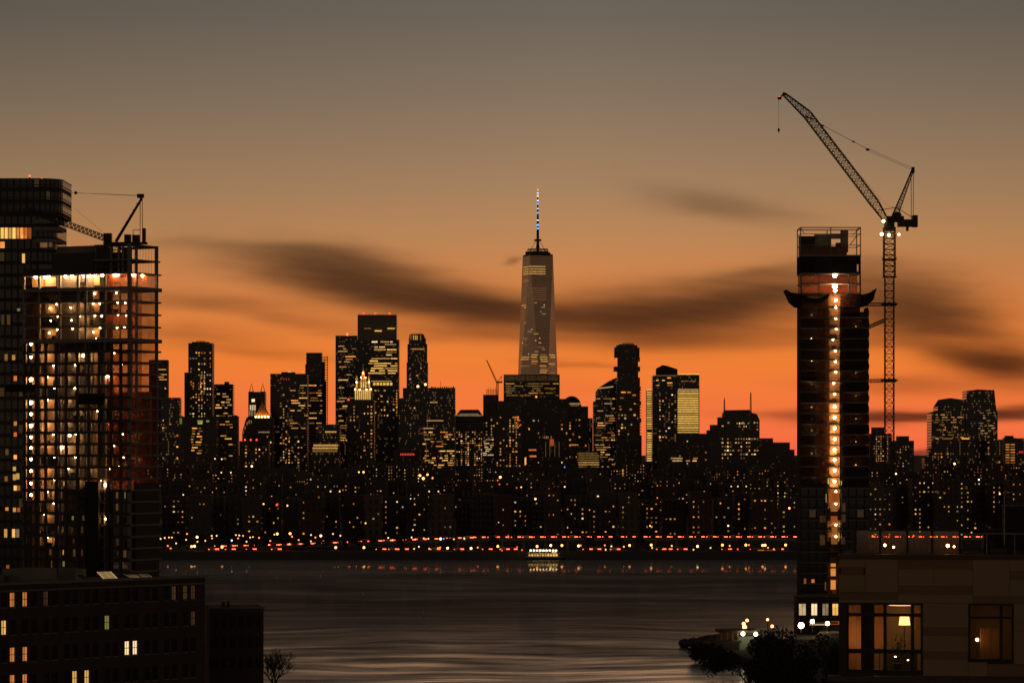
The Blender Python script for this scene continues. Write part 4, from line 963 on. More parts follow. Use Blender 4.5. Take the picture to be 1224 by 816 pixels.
# top storeys: closed core at the left, open frame at the right
MB().box(fx(105), fx(62), 2.5, DP-2, 0, zf(291)).obj('core_wall', mat('core concrete', (.16, .14, .12), .9), ct)
MB().box(fx(62)-.0, fx(40), 3.0, DP-2, zf(325), zf(312)).obj('core_step', M_CONC, ct)
MB().box(LW, fx(62), 0, .5, zf(325), zf(318)).box(fx(62), fx(112), 0, .5, zf(325), zf(300)).obj('parapet_panel', M_DARK, ct)
MB().box(fx(112), .3, .5, 1.1, zf(294), zf(291)).box(-.3, .3, .5, DP, zf(294.3), zf(291.3)).box(fx(112), .3, DP-.8, DP-.2, zf(294), zf(291)).obj('top_beam', M_DARK, ct)
MB().box(fx(112), 0, .5, .9, zf(319), zf(317)).box(fx(112), 0, .5, .9, zf(313), zf(312)).obj('guard_rail', M_DARK, ct)
for px_ in (112, 131, 140, 145): column(fx(px_), .8, 291, 325, .5)
rb = MB()
for i in range(26):
    x_ = fx(112)+.4+i*(abs(fx(112))-1)/26; rb.tube((x_, .9, zf(325)), (x_, .9, zf(292+(i*7) % 4)), .045, 3)
for i in range(9):
    y_ = fy(157)+i*1.4; rb.tube((0, y_, zf(325)), (0, y_, zf(292+(i*5) % 6)), .045, 3)
rb.obj('rebar', M_DARK, ct)
for (a, c, yt, yb) in [(126, 136, 300, 324), (139, 143, 296, 324), (116, 121, 311, 324)]: MB().box(fx(a), fx(c), 3, 6, zf(yb), zf(yt)).obj('formwork', M_DARK, ct)
# partitions a few metres inside catch the light of the work lamps
pw = MB()
for i, yy in enumerate(floors[1:]):
    z1_, z0_ = zf(yy)-.55, zf(yy+14)+.05
    for (a, c, d_) in [(29, 44, 3.6), (47, 60, 2.8), (60, 74, 4.0), (74.5, 90, 3.0), (91, 101, 3.8), (101, 112, 2.7)]:
        if (i*7+int(a)*3) % 6 == 0: continue
        pw.box(fx(a), fx(c), d_, d_+.2, z0_, z1_)
pw.obj('partition', M_PLY, ct)
for i, yy in enumerate(floors[1:]):
    q = random.Random(i)
    for j in range(3):
        x_ = fx(q.uniform(30, 150)); y_ = q.uniform(1.2, 2.4); z0_ = zf(yy+14); w_ = q.uniform(.6, 1.7)
        if j < 2: MB().box(x_, x_+w_, y_, y_+.5, z0_, z0_+q.uniform(.5, 1.9)).obj('stored_crate', M_DARK, ct)
        else: MB().tube((x_, y_, z0_), (x_, y_, zf(yy)-.5), .08).obj('prop_post', M_DARK, ct)
# nets
def net_panel(pts, m, nm='debris_net'): return MB().poly(pts, [(0, 1, 2, 3)]).obj(nm, m, ct)
for i, yy in enumerate(floors[1:19]):
    zt_, zb_ = zf(yy)-.5, zf(floors[floors.index(yy)+1])+.03
    net_panel([(0.05, .6, zb_), (.05, DP-.5, zb_), (.05, DP-.5, zt_), (.05, .6, zt_)], N_RED)
    if i != 0: net_panel([(fx(108+(i % 3)*4), 6.5, zb_), (-.4, 6.5, zb_), (-.4, 6.5, zt_), (fx(108+(i % 3)*4), 6.5, zt_)], N_RED)
    if i in (0, 3, 6, 8, 9, 12, 14): net_panel([(fx(126), .9, zb_), (-.6, .9, zb_), (-.6, .9, zt_), (fx(126), .9, zt_)], N_RED)
    if i >= 8: net_panel([(fx(150), DP-.7, zb_), (-.2, DP-.7, zb_), (-.2, DP-.7, zt_), (fx(150), DP-.7, zt_)], N_DRK)  # extra back nets added to block the sky glow behind the lower bays
    if i in (1, 2, 3, 4): net_panel([(fx(45), .9, zb_), (fx(29.5), .9, zb_), (fx(29.5), .9, zt_), (fx(45), .9, zt_)], N_BRN)
for i in range(19, 29):      # glazed lower storeys
    if i+1 < len(floors):
        zt_, zb_ = zf(floors[i])-.55, zf(floors[i+1])+.1
        MB().box(fx(152), -.2, .1, .2, zb_, zt_).box(.1, .2, .3, DP-.5, zb_, zt_).obj('glazing', mat('dark window glass', (.04, .045, .045), .08, spec=.6), ct)
MB().box(fx(105), fx(121.5), -1.6, -.75, 0, zf(575)).obj('hoist_enclosure', M_BLK, ct)
MB().box(fx(129.5), fx(133), -1.2, -.75, 0, zf(577)).obj('hoist_mast', M_DARK, ct)
MB().box(fx(10), fx(45), -1.2, -.8, zf(467), zf(458)).box(fx(97), fx(127), -1.2, -.8, zf(483), zf(470)).obj('debris_screen', M_BLK, ct)
MB().box(.0, .6, 2, DP, 0, zf(577)).obj('side_cladding', mat('dark precast facade', (.09, .07, .06), .85), ct)
lm = MB().ball((0, 0, 0), 1.0, 8, 6).mesh('work_lamp', WORK); lmb = MB().ball((0, 0, 0), 1.0, 8, 6).mesh('work_lamp', WORKB); lmd = MB().ball((0, 0, 0), 1.0, 8, 6).mesh('work_lamp', WORKD)
nl = 0
def wl_(x_, y_, z_, r, me=lm):
    global nl
    if nl < 135: nl += 1; link_mesh('work_lamp', me, ct, (x_, y_, z_), (r, r, r))
for px_ in (39.5, 50.5, 54.5, 75, 83, 97, 103, 110, 119, 134, 137): wl_(fx(px_), 1.3, zf(325+2.6), .42, lmb)
for yy in (158, 163, 169, 175): pass
for px_ in (161, 172): wl_(-.5, fy(px_), zf(328), .38, lmb)
for i in range(12): wl_(fx(37.4), -.1, zf([409, 425, 452, 480, 494, 508, 522, 535, 549, 563, 578, 592][i]), .33 if i not in (2, 3, 5) else .45, lmb if i in (0, 1, 2, 3, 5, 6) else lm)
wl_(fx(129), -.1, zf(449), .38, lm); wl_(fx(129), -.95, zf(579.5), .42, lm); wl_(fx(129), -.95, zf(620), .26, lm); wl_(fx(73), .4, zf(534.5), .4, lm); wl_(fx(81), 2.5, zf(314), .5, lm)
wl_(fx(142), .4, zf(557), .25, lm); wl_(fx(82.5), .4, zf(520), .3, lm); wl_(fx(114), .4, zf(405), .35, lm); wl_(fx(98), .5, zf(424), .35, lm)
q = random.Random(4)
for i, yy in enumerate(floors[2:6]):
    for px_ in (55, 63, 80, 90, 97, 107, 115, 135, 145): wl_(fx(px_+q.uniform(-1, 1)), q.uniform(1.6, 2.6), zf(yy+q.choice((2.2, 3, 7))), .18, lm)
for i, yy in enumerate(floors[6:24]):
    for px_ in ((50, 75, 100, 130) if i % 2 else (62, 88, 114, 141))[:4 if yy < 575 else 1]: wl_(fx(px_+q.uniform(-3, 3)), 1.7, zf(yy+3.4), .165, lmb)
for (px_, yy, w, h, c, l) in [(152.5, 437, 1.5, 2, 'w', 0), (155, 462, 1.5, 2, 'w', 0), (155, 493, 1.5, 2, 'w', 0)]:
    link_mesh('lit_gap', unit_window(WIN[c][l]), ct, (-.5, .2, zf(yy)), (.4, .3, .5))
q = random.Random(9)
for yy in floors[18:27]:
    for px_ in (49, 61, 74, 87, 99, 113, 139, 148):
        if q.random() < .55: link_mesh('window', unit_window(WIN[q.choice('lddddyd')][0 if q.random() < .6 else 1]), ct, (fx(px_+q.uniform(-2, 2)), .35, zf(yy+7)), (q.uniform(.25, .9), .1, q.uniform(1.0, 2.2)))

# its luffing crane
CD = 868
def P(px_, py_, D=CD, dy=0): return Vector((X(px_, D), dy, Z(py_, D)))
lc = thing('luffing_crane', 'luffing crane on the left unfinished tower, jib lowered to the left', 'crane', (0, CD, 0))
MB().lattice(P(139, 560), P(139, 291), 2.2, 2.2, 34, .12, .07).obj('mast', M_DARK, lc)
MB().lattice(P(130, 286.5), P(30, 249), 1.6, 1.5, 42, .11, .07, up=Vector((0, 1, 0))).obj('jib', M_DARK, lc)
mb = MB().tube(P(138.5, 289, dy=-.8), P(169.5, 237, dy=-.5), .33, 6, .25).tube(P(138.5, 289, dy=.8), P(169.5, 237, dy=.5), .33, 6, .25)
for i in range(1, 7): a, c = P(138.5, 289).lerp(P(169.5, 237), i/7), None; mb.box(a.x-.3, a.x+.3, -.8, .8, a.z-.15, a.z+.35)
mb.box(X(164, CD), X(172, CD), -.7, .7, Z(236.5, CD), Z(232, CD)); mb.obj('a_frame', M_DARK, lc)
MB().tube(P(167.8, 236, dy=-.5), P(167.8, 289, dy=-.8), .12).tube(P(169.8, 236, dy=.5), P(169.8, 289, dy=.8), .12).obj('back_stay', M_DARK, lc)
for (a, c, ya, yb) in [(124.5, 133.5, 279, 289), (149, 156.5, 280.5, 290), (158.5, 167, 281, 290), (170.5, 174, 273, 290)]: MB().box(X(a, CD), X(c, CD), -1.2, 1.2, Z(yb, CD), Z(ya, CD)).obj('counterweight' if a > 140 else 'cab', M_DARK, lc)
MB().box(X(124, CD), X(176, CD), -1.5, 1.5, Z(292, CD), Z(289.6, CD)).obj('slewing_deck', M_DARK, lc)
MB().tube(P(159, 275), P(168, 275), .12).tube(P(159, 275), P(159, 282), .12).obj('handrail', M_DARK, lc)
MB().tube(P(168, 233.5), P(40, 229), .05, 4).tube(P(168, 234.5), P(90, 230.5), .05, 4).obj('pendant_cable', M_DARK, lc)
MB().ball(P(90.5, 230.5), .45).obj('cable_sheave', M_DARK, lc)
MB().tube(P(138, 290), P(90, 250), .03, 3).obj('hoist_cable', M_DARK, lc)

# ================================================================== right: slim tower under construction
b = Bld('slim_unfinished_tower', 'slim dark tower wrapped in netting with one bright column of lights, at right', 'construction tower', 960, 953, 1038)
D = 960
fl = [326, 338, 350] + [366+12.72*i for i in range(28)]
inner = mat('shaft lining', (.24, .135, .065), .8, var=.6, vs=.5)
for yy in fl:
    x1 = 1029 if yy < 370 else 1038
    b.block('floor_slab', 957, x1+.4, yy, M_CONC, yb=yy+1.4, depth=12, front=-.1)
for px_ in (957.9, 979, 1015, 1028.4): b.block('column', px_-.9, px_+.9, 326, M_CONC, yb=366, depth=.6, front=.2)
b.block('back_wall', 957, 1028.5, 326, N_RED, yb=366, depth=.1, front=9)
# open steel frame on top
fr_ = MB()
for px_ in (957, 993, 1028.6):
    for dd in (0, 11): fr_.tube((b.lx(px_), dd, Z(306, D)), (b.lx(px_), dd, Z(272, D)), .2)
for yy, ww in ((272, .2), (279.5, .12), (293, .14), (305.5, .3)):
    for dd in (0, 11): fr_.tube((b.lx(956.5), dd, Z(yy, D)), (b.lx(1029), dd, Z(yy, D)), ww)
    for px_ in (957, 1028.6): fr_.tube((b.lx(px_), 0, Z(yy, D)), (b.lx(px_), 11, Z(yy, D)), ww)
fr_.tube((b.lx(957.5), 0, Z(273, D)), (b.lx(962), 0, Z(280, D)), .12).tube((b.lx(1028), 0, Z(273, D)), (b.lx(1019), 0, Z(281, D)), .12).tube((b.lx(1016), 0, Z(293, D)), (b.lx(1028), 11, Z(280, D)), .12)
fr_.obj('climbing_frame', M_STEEL, b.root)
fw = mat('formwork panel', (.40, .36, .28), .8, var=.5)
b.block('formwork', 956.5, 975, 281.5, M_DARK, yb=306, depth=3, front=3); b.block('formwork', 975.3, 994, 279, fw, yb=306, depth=2, front=4); b.block('formwork', 994.3, 1007, 278.5, fw, yb=284, depth=2, front=4)
b.block('formwork', 1007.3, 1016, 273, fw, yb=300, depth=2, front=5); b.block('formwork', 1001, 1007, 289, M_DARK, yb=294, depth=2, front=4)
b.block('deck_panel', 956, 1013, 294, mat('rusty panel', (.26, .12, .08), .85, var=.5), yb=306, depth=.4, front=1.5)
for (a, c, yt, yb_) in [(956.5, 1029, 306, 316), (956.5, 961, 316, 324.5), (963.8, 968, 316, 324.5), (971, 1023, 316, 324.5), (1026.3, 1029, 316, 324.5), (956.5, 1029, 324.5, 326.2)]:
    for dd in (0, 11): b.block('perimeter_screen', a, c, yt, M_BLK, yb=yb_-.01, depth=.4, front=dd)
# flared catch fans
def fan(pts, nm='catch_fan'): b.profile(nm, pts, M_BLK, 11, -1)
fan([(939.5, 346), (945, 349.5), (955, 351), (959, 352), (959, 366), (953, 366), (946, 360)]); fan([(1048, 344.5), (1041, 349.5), (1031, 352), (1028, 352), (1028, 366), (1037, 365), (1044, 358), (1045.5, 351)])
b.profile('catch_net', [(955, 351), (968, 356), (979, 357), (992, 350), (990, 356), (980, 362), (965, 362), (955, 358)], M_BLK, .3, -.6)
b.block('catch_net', 956, 990, 357, N_BRN, yb=366, depth=.1, front=-.5); b.block('catch_net', 1004, 1029, 352, N_BRN, yb=366, depth=.1, front=-.5)
# wrapped shaft
for i, yy in enumerate(fl[3:20]):
    yb_ = yy+12.6; w1, w2 = rnd.uniform(-.5, .5), rnd.uniform(-.5, .5)
    for (a, c, m_) in [(957, 975, N_DRK), (975.2, 991.3+w1, N_BRN), (1003.8+w2, 1028, N_DRK), (1028, 1038.5+w2, N_DRK)]:
        if a == 1028 and yy < 370: continue
        b.block('debris_net', a, c, yy+1.7, m_, yb=yb_, depth=.08, front=rnd.uniform(-.1, .1))
    b.profile('net_bulge', [(1037.5, yy+1), (1038.4, yy+3), (1039.4+w1*.6, yy+7), (1038.8, yy+12.2), (1037.5, yy+12.5)], N_DRK, 11, .5)
b.block('core_wall', 958, 989, 366, M_CONC, depth=8, front=4); b.block('core_wall', 1006, 1037, 372, M_CONC, depth=8, front=4); b.block('shaft_lining', 989, 1006, 351, inner, depth=.4, front=2.4)
b.block('side_cladding', 956.9, 957.3, 366, M_BLK, depth=12, front=0); b.block('shaft_side', 1005.6, 1006.3, 366, M_CONC, depth=4, front=.3)
b.block('hoist_mast', 1003.6, 1005.0, 380, M_DARK, depth=.6, front=-.7)
fc = facade('facade finished glass', (.05, .045, .04), (.035, .035, .04), 2.4, 3.19, .8, .75, dimp=.03, dim=.03, metal=.1)
b.block('wall', 957, 989, 577, fc, depth=3.5, front=.1); b.block('wall', 1006, 1038, 577, fc, depth=3.5, front=.1)
q = random.Random(6)
for i in range(27):
    yy = fl[3]+12.72*i+5.0
    if yy > 712: break
    # little clutter in the shaft opening
    b.block('shaft_clutter', 990+q.random()*6, 997+q.random()*6, yy+2+q.random()*3, M_PLY if q.random() < .6 else M_DARK, yb=yy+8.2, depth=.4, front=1.6)
def rl(px_, yy, r, me, fr=.9): link_mesh('work_lamp', me, b.root, (b.lx(px_), fr, Z(yy, D)), (r, r, r))
rl(998, 329, .62, lmb, .3); rl(998, 342, .7, lmb, .3); rl(998.5, 347, .5, lmb, .3); rl(999.5, 358.5, .35, lmb); rl(999.5, 367, .35, lmb)
for i, (px_, yy) in enumerate([(999.5, 380), (1000, 393), (996, 405.5), (999, 419), (999, 432), (999.5, 444.5), (997, 458), (998, 471)]): rl(px_, yy, .25, lmb)
for i, yy in enumerate([486, 498.5, 511.5, 524.5, 537, 549.5, 562, 575]): rl(998, yy, .36, lmb)
for yy in (587, 602, 627, 641): rl(999.5, yy, .25, lm)
for i in range(14): rl([971, 1024][i % 2], 376+i*13.8, .13, lm, 2.2)  # dim lamps added behind the nets to give them a warm glow
for (a, c, yy, h_, cc, l_) in [(990.5, 1003, 594, 10, 'o', 0), (993, 1001, 607, 8, 'a', 0), (993, 1001, 620, 7, 'o', 0), (994, 1001, 633, 7, 'a', 0), (993.5, 1001, 646, 8, 'a', 0), (993, 998.8, 675, 4, 'a', 1), (993, 998.8, 683.5, 9, 'a', 1), (993, 998.8, 698.5, 11, 'a', 1),
                               (1004, 1010.5, 606, 10, 'd', 0), (1004, 1010.5, 619, 9, 'd', 0), (980, 987, 620, 8, 'd', 0), (1005, 1010, 646, 8, 'd', 0), (980, 986, 645, 12, 'd', 0), (961, 963.5, 694, 6, 'o', 0), (970, 973.5, 694, 4, 'o', 1), (989.5, 991, 575, 6, 'l', 2), (1003, 1006, 577, 5, 'l', 2), (987, 988, 595, 10, 'l', 1),
                               (986, 987.3, 700, 10, 'd', 2)]:
    b.win(a, c, yy, h_, cc, l_, front=0)

# tower crane beside it
CD = 952; C0 = X(1063, CD)
rc = thing('tower_crane', 'tall luffing tower crane at right, jib raised high to the left', 'crane', (0, CD, 0))
def P(px_, py_, dy=0): return Vector((X(px_, CD), dy, Z(py_, CD)))
MB().lattice((C0, 0, 2), (C0, 0, Z(331, CD)), 2.6, 2.6, 46, .16, .09).obj('mast', M_DARK, rc)
MB().lattice((C0, 0, Z(331, CD)), (C0, 0, Z(272, CD)), 3.2, 3.2, 9, .2, .11).obj('mast_head', M_DARK, rc)
cl = MB()
for yy in (310, 331): cl.box(C0-2.0, C0+2.0, -2, 2, Z(yy, CD)-.15, Z(yy, CD)+.15)
cl.tube(P(1054.5, 310), P(1054.5, 306.5), .08).tube(P(1071.5, 310), P(1071.5, 306.5), .08).tube(P(1054.5, 310), P(1071.5, 310), .15); cl.obj('climbing_collar', M_DARK, rc)
MB().lattice(P(1058, 262), P(1046, 243.5), 1.4, 2.4, 4, .17, .09, up=Vector((0, 1, 0))).lattice(P(1046, 243.5), P(965, 137), 2.5, 2.4, 30, .17, .09, up=Vector((0, 1, 0))).lattice(P(965, 137), P(937, 112.5), 2.4, .9, 9, .17, .09, up=Vector((0, 1, 0))).obj('jib', M_DARK, rc)
MB().box(X(929.5, CD), X(934, CD), -.5, .5, Z(119, CD), Z(116, CD)).tube(P(933, 116), P(938, 111.5), .3).tube(P(935.5, 111.5), P(939.5, 113.5), .5).obj('jib_head', M_DARK, rc)
MB().ball(P(931.5, 117), .42).obj('aviation_light', M_RED, rc)
MB().tube(P(930.8, 119), P(930.8, 154), .05, 4).obj('hoist_cable', M_DARK, rc)
MB().tube(P(930.8, 153.5), P(930.8, 156), .18, 6, .38).tube(P(930.8, 156), P(930.8, 158), .38, 6, .1).tube(P(930.8, 158), P(930.8, 159.6), .08).obj('hook_block', M_DARK, rc)
MB().box(X(1057, CD), X(1096, CD), -1.5, 1.5, Z(265.5, CD), Z(262.5, CD)).obj('machinery_deck', M_DARK, rc)
MB().box(X(1073, CD), X(1095.5, CD), -1.4, 1.4, Z(271, CD), Z(265.7, CD)).box(X(1090.5, CD), X(1096.5, CD), -1.3, 1.3, Z(271.5, CD), Z(257.5, CD)).obj('counterweight', M_DARK, rc)
MB().box(X(1059, CD), X(1067, CD), -2.5, -1.0, Z(268, CD), Z(259, CD)).obj('cab', M_DARK, rc)
MB().tube(P(1072, 258, -.8), P(1072, 258, .8), 1.2, 12).box(X(1067, CD), X(1080, CD), -1.2, 1.2, Z(262.5, CD), Z(258.5, CD)).obj('winch', M_DARK, rc)
MB().tube(P(1057, 274), P(1070, 274), .8, 4).box(C0-1.4, C0+1.4, -1.4, 1.4, Z(274, CD), Z(264, CD)).obj('slewing_ring', M_DARK, rc)
MB().lattice(P(1069, 261), P(1091, 203), 1.5, .6, 16, .13, .07, up=Vector((0, 1, 0))).tube(P(1066, 259, -1), P(1090.5, 203, -.4), .2).tube(P(1066, 259, 1), P(1090.5, 203, .4), .2).box(X(1089.5, CD), X(1093, CD), -.7, .7, Z(207, CD), Z(200, CD)).obj('a_frame', M_DARK, rc)
MB().tube(P(1088.7, 205, -.7), P(1088.7, 263, -1.1), .12).tube(P(1092.2, 205, .7), P(1092.2, 263, 1.1), .12).obj('back_stay', M_DARK, rc)
MB().tube(P(1050, 251), P(1073, 248), .14).tube(P(1073, 248), P(1078, 258), .12).tube(P(1073, 249), P(1092, 261), .12).obj('walkway_brace', M_CYEL, rc)
MB().tube(P(1091, 201), P(1036, 177), .06).tube(P(1091, 203.5), P(1036, 179.5), .06).tube(P(1036, 178), P(963, 139), .08).obj('pendant_cable', M_DARK, rc)
MB().tube(P(968, 142), P(1062, 247), .03, 3).tube(P(1062, 247), P(1080, 249), .03, 3).tube(P(971, 141), P(938, 112), .04, 3).obj('hoist_line', M_DARK, rc)
for (a, c, r) in [(1037, 179, .6), (1020, 169.5, .4), (983, 150, .45), (969.5, 141.5, .45), (965, 140, .5)]: MB().ball(P(a, c), r, 6, 4, .6).tube(P(a-2, c-.8), P(a+2, c+.8), .2).obj('cable_sheave', M_DARK, rc)
MB().box(X(1083, CD), X(1086, CD), -.5, .5, Z(276, CD), Z(271.5, CD)).obj('hanging_box', M_DARK, rc)
FLD = glow('crane floodlight', (1, .70, .34), 12, True)
for (a, c, r) in [(1055, 265, .45), (1053, 280.5, .5), (1061.5, 281.5, .45), (1073.5, 281, .36)]: MB().ball(P(a, c, -2.2), r).obj('floodlight', FLD, rc)
MB().box(X(1051, CD), X(1075, CD), -2.1, -1.9, Z(282, CD)-.1, Z(282, CD)+.1).box(C0-1, C0-.8, -2, 0, Z(282, CD)-.1, Z(282, CD)+.1).obj('light_bar', M_DARK, rc)
for (a, ya, c, yc_) in [(1029, 363.5, 1071, 363.5), (1038, 391, 1058, 382.5), (1038, 455, 1071, 454.5)]:
    MB().lattice(P(a, ya, 2), P(c, yc_, 1), .9, .9, 8, .13, .09).obj('tie_beam', M_DARK, rc)
for yy in (363.5, 454.5): MB().box(C0-2.3, C0+2.3, -1.8, 1.8, Z(yy, CD)-.25, Z(yy, CD)+.25).obj('tie_collar', M_DARK, rc)

# ================================================================== podium and near right bank
b = Bld('podium_building', 'low building with tall white-lit windows at the foot of the slim tower', 'building', 800, 948, 1030)
b.block('wall', 952.5, 1030, 713, mat('podium wall', (.07, .055, .045), .9), depth=8)
for (a, c, cc, l_) in [(955, 963, 'w', 1), (969.8, 976.5, 'w', 2), (983, 990, 'w', 0), (995, 1001.6, 'y', 2), (1005, 1007.5, 'y', 1)]:
    b.win(a, c, 728, 13.5, cc, l_)
    b.block('window_frame', a-.6, a, 721, M_DARK, yb=735.2, depth=.3, front=-.25); b.block('window_frame', c, c+.6, 721, M_DARK, yb=735.2, depth=.3, front=-.25); b.block('window_frame', (a+c)/2-.2, (a+c)/2+.2, 721, M_DARK, yb=735.2, depth=.1, front=-.32)
b.block('canopy', 965, 1000, 742.6, M_CONC, yb=744, depth=4, front=-4); b.block('canopy_fascia', 966, 985, 744.3, glow('lit canopy edge', (1, .72, .38), .5), yb=745.6, depth=.3, front=-4.2)
b.win(993, 1006, 744, 4, 'o', 0); b.win(991, 1008, 764, 4.2, 'y', 0, front=-.1); b.win(993, 1004, 771.5, 1, 'y', 0, front=-.1)
MEGA = glow('flood lamp', (1, .66, .32), 26, True)
for (a, c, r, D_) in [(957.5, 747, .72, 770), (971, 742.2, .5, 772), (989, 744.5, .5, 774)]:
    t_ = thing('flood_lamp', 'glaring flood lamp on a post, %s of three by the podium' % {957.5: 'the biggest', 971: 'the middle one', 989: 'the rightmost'}[a], 'flood lamp', (X(a, D_), D_, 2))
    MB().tube((0, 0, 0), (0, 0, Z(c, D_)-2), .12, 6).obj('post', M_DARK, t_); MB().ball((0, -.3, Z(c, D_)-2), r, 12, 8).obj('lamp_bulb', MEGA, t_); MB().box(-.5, .5, .2, .6, Z(c, D_)-2.5, Z(c, D_)-1.5).obj('housing', M_DARK, t_)

# pier house on the point
b = Bld('pier_house', 'little pier house with a lit porch and flat canopy on the river point', 'building', 700, 856, 906)
wood = mat('weathered timber', (.16, .12, .09), .9)
b.block('wall', 884, 904.5, 760.5, mat('pale siding', (.42, .45, .36), .8), depth=6, front=1.5); b.block('canopy', 857, 905, 752.6, wood, yb=755.2, depth=8, front=-1); b.block('deck', 858, 886, 765, wood, yb=767, depth=8, front=-1)
for a in (862, 869, 875.5, 881.5): b.block('post', a, a+.7, 755, mat('pale post', (.5, .38, .3), .7), yb=765.2, depth=.2, front=-.5)
b.block('back_wall', 862, 884, 756, mat('red brown boards', (.3, .1, .06), .8), yb=765, depth=.3, front=4)
b.block('stair_wall', 892, 898, 773, wood, yb=806, depth=2, front=-.8); b.win(891, 897, 790.5, 5, 'w', 0, front=-.9); b.block('door', 899, 902.5, 768, mat('door paint', (.35, .3, .24), .7), yb=783, depth=.1, front=1.4)
for a, c in ((887.5, 756.5), (902.8, 757)): MB().ball((b.lx(a), -1.5, Z(c, 700)), .45).obj('porch_lamp', glow('porch lamp', (.95, .95, .55), 9, True), b.root)
for (a, c, D_, r, w_) in [(889, 745, 735, .4, 'behind the pier house roof'), (893, 741, 742, .35, 'highest behind the pier house'), (917.5, 740, 745, .3, 'between pier house and podium, higher'), (923, 748, 738, .35, 'between pier house and podium, lower'), (890, 749, 730, .5, 'close above the pier house roof')]:
    t_ = thing('marker_lamp', 'small orange-red lamp %s' % w_, 'marker lamp', (X(a, D_), D_, 2))
    MB().tube((0, 0, 0), (0, 0, Z(c, D_)-2), .08, 5).obj('post', M_DARK, t_); MB().ball((0, 0, Z(c, D_)-2), r).obj('lamp_globe', glow('marker glow', (1, .28, .08), 9, True), t_)
pt = MB()
q = random.Random(2)
for i in range(34):
    px_ = 818+i*1.5; D_ = 741+q.uniform(-4, 4); r = q.uniform(.5, 1.5); pt.ball((X(px_, D_), D_, .9+i*.05), r, 6, 4, .8)
tag(pt.obj('rock_bank', mat('riprap rock', (.12, .11, .10), .9, bump=.4)), kind='structure')

def big_tree(nm, lab, px_, ytop, D_, r, seed, n, leaf=.35, group=None, cat='tree'):
    h = Z(ytop, D_)-2
    t_ = thing(nm, lab, cat, (X(px_, D_), D_, 2), 0, group)
    mb, lb = crown_mesh(seed, h, r, int(n*1.5), leaf*.72, .1)
    mb.obj('crown', LEAF, t_); trunk_mesh(lb, h, .3).obj('trunk', BARK, t_)
big_tree('shrub', 'rounded leafy shrub on the river point, left of the pier house', 846, 777, 690, 4.2, 12, 2600, .3, cat='shrub')
big_tree('tree', 'low spreading tree in front of the pier house', 862, 783, 640, 4.0, 13, 2600, .3)
for i, (px_, yt, D_, r, lb_) in enumerate([(915, 757, 560, 5, 'dark tree immediately right of the pier house'), (940, 760, 540, 5.5, 'dark tree below the biggest flood lamp'), (968, 765, 520, 5.5, 'dark tree below the podium canopy'), (1000, 768, 480, 5.5, 'dark tree against the tan panelled wall'), (926, 772, 600, 4, 'small dark tree between the pier house and the biggest flood lamp')]):
    big_tree('tree', lb_, px_, yt, D_, r, 30+i, 3200, .35)
def bare_tree(lab, px_, ytop, D_, spread, seed, depth=7):
    q = random.Random(seed); h = Z(ytop, D_)-2
    t_ = thing('bare_tree', lab, 'tree', (X(px_, D_), D_, 2)); mt = MB(); mt2 = MB()
    def grow(p, d, L, r_, n_):
        e = p+d*L; (mt if n_ > depth-3 else mt2).tube(p, e, r_, 5 if r_ > .05 else 3, r_*.7)
        if n_ <= 0: return
        for _ in range(3 if n_ > 1 else 4):
            nd = (d+Vector((q.uniform(-1, 1)*spread, q.uniform(-1, 1)*spread, q.uniform(-.15, .55)))).normalized()
            grow(p.lerp(e, q.uniform(.55, 1)), nd, L*q.uniform(.62, .82), r_*.62, n_-1)
    grow(Vector((0, 0, 0)), Vector((0, 0, 1)), h*.30, .26, depth)
    mt.obj('trunk', BARK, t_); mt2.obj('crown', BARK, t_)
bare_tree('wispy leafless tree on the river edge by the left brick building', 328, 768, 520, .75, 5)
bare_tree('wispy leafless tree between the pier house and the leafy dark trees', 893, 775, 560, .7, 8, 6)

# ================================================================== bottom left brick building
LBm = thing('brick_building', 'long dark brick building at the lower left with a few lit windows and roof lights', 'building', (-68.9, 430, 0), math.atan2(.733, .68))
def gx(px_): r = (px_-CX)/F; return (-68.9-r*430)/(r*.733-.68)
brick = bpy.data.materials.new('dark brick masonry'); brick.use_nodes = True; k = NT(brick.node_tree); bb = k.n['Principled BSDF']
tc = k.node('ShaderNodeTexCoord'); xx, yy_, zz = k.xyz(tc.outputs['Object'])
bt = k.node('ShaderNodeTexBrick'); k.l.new(k.comb(k.m('ADD', xx, yy_), zz), bt.inputs['Vector']); bt.inputs['Scale'].default_value = 1
bt.inputs['Brick Width'].default_value = .24; bt.inputs['Row Height'].default_value = .08; bt.inputs['Mortar Size'].default_value = .01
bt.inputs['Color1'].default_value = (.11, .06, .045, 1); bt.inputs['Color2'].default_value = (.15, .085, .06, 1); bt.inputs['Mortar'].default_value = (.14, .12, .11, 1)
nz = k.noise(tc.outputs['Object'], .25, 4, .6); k.l.new(k.mix(nz, bt.outputs['Color'], (.055, .035, .03)), bb.inputs['Base Color']); bb.inputs['Roughness'].default_value = .9
def gz(py_, px_): s_ = gx(px_); return CZ+(HY-py_)/F*(430+.733*s_)
x0b, x1b = -30, gx(245); ztop = gz(690, 245)
rows_y = [(710, 700), (748, 700), (773, 700), (807, 700)]
wz = [ztop-3.0, ztop-6.7, ztop-10.4, ztop-14.1, ztop-17.8]
cols = []
x_ = x0b+1.5
while x_ < x1b-1.2: cols.append(x_); cols.append(x_+1.45); x_ += 3.6
ww, wh = .92, 2.0
bw = MB()
xs = [x0b]+[v for c in cols if c+ww < x1b-.3 for v in (c, c+ww)]+[x1b]
cols = [c for c in cols if c+ww < x1b-.3]
for i in range(0, len(xs), 2): bw.box(xs[i], xs[i+1], 0, .5, 0, ztop)
zs = [0]+[v for z_ in sorted(wz) for v in (z_, z_+wh)]+[ztop]
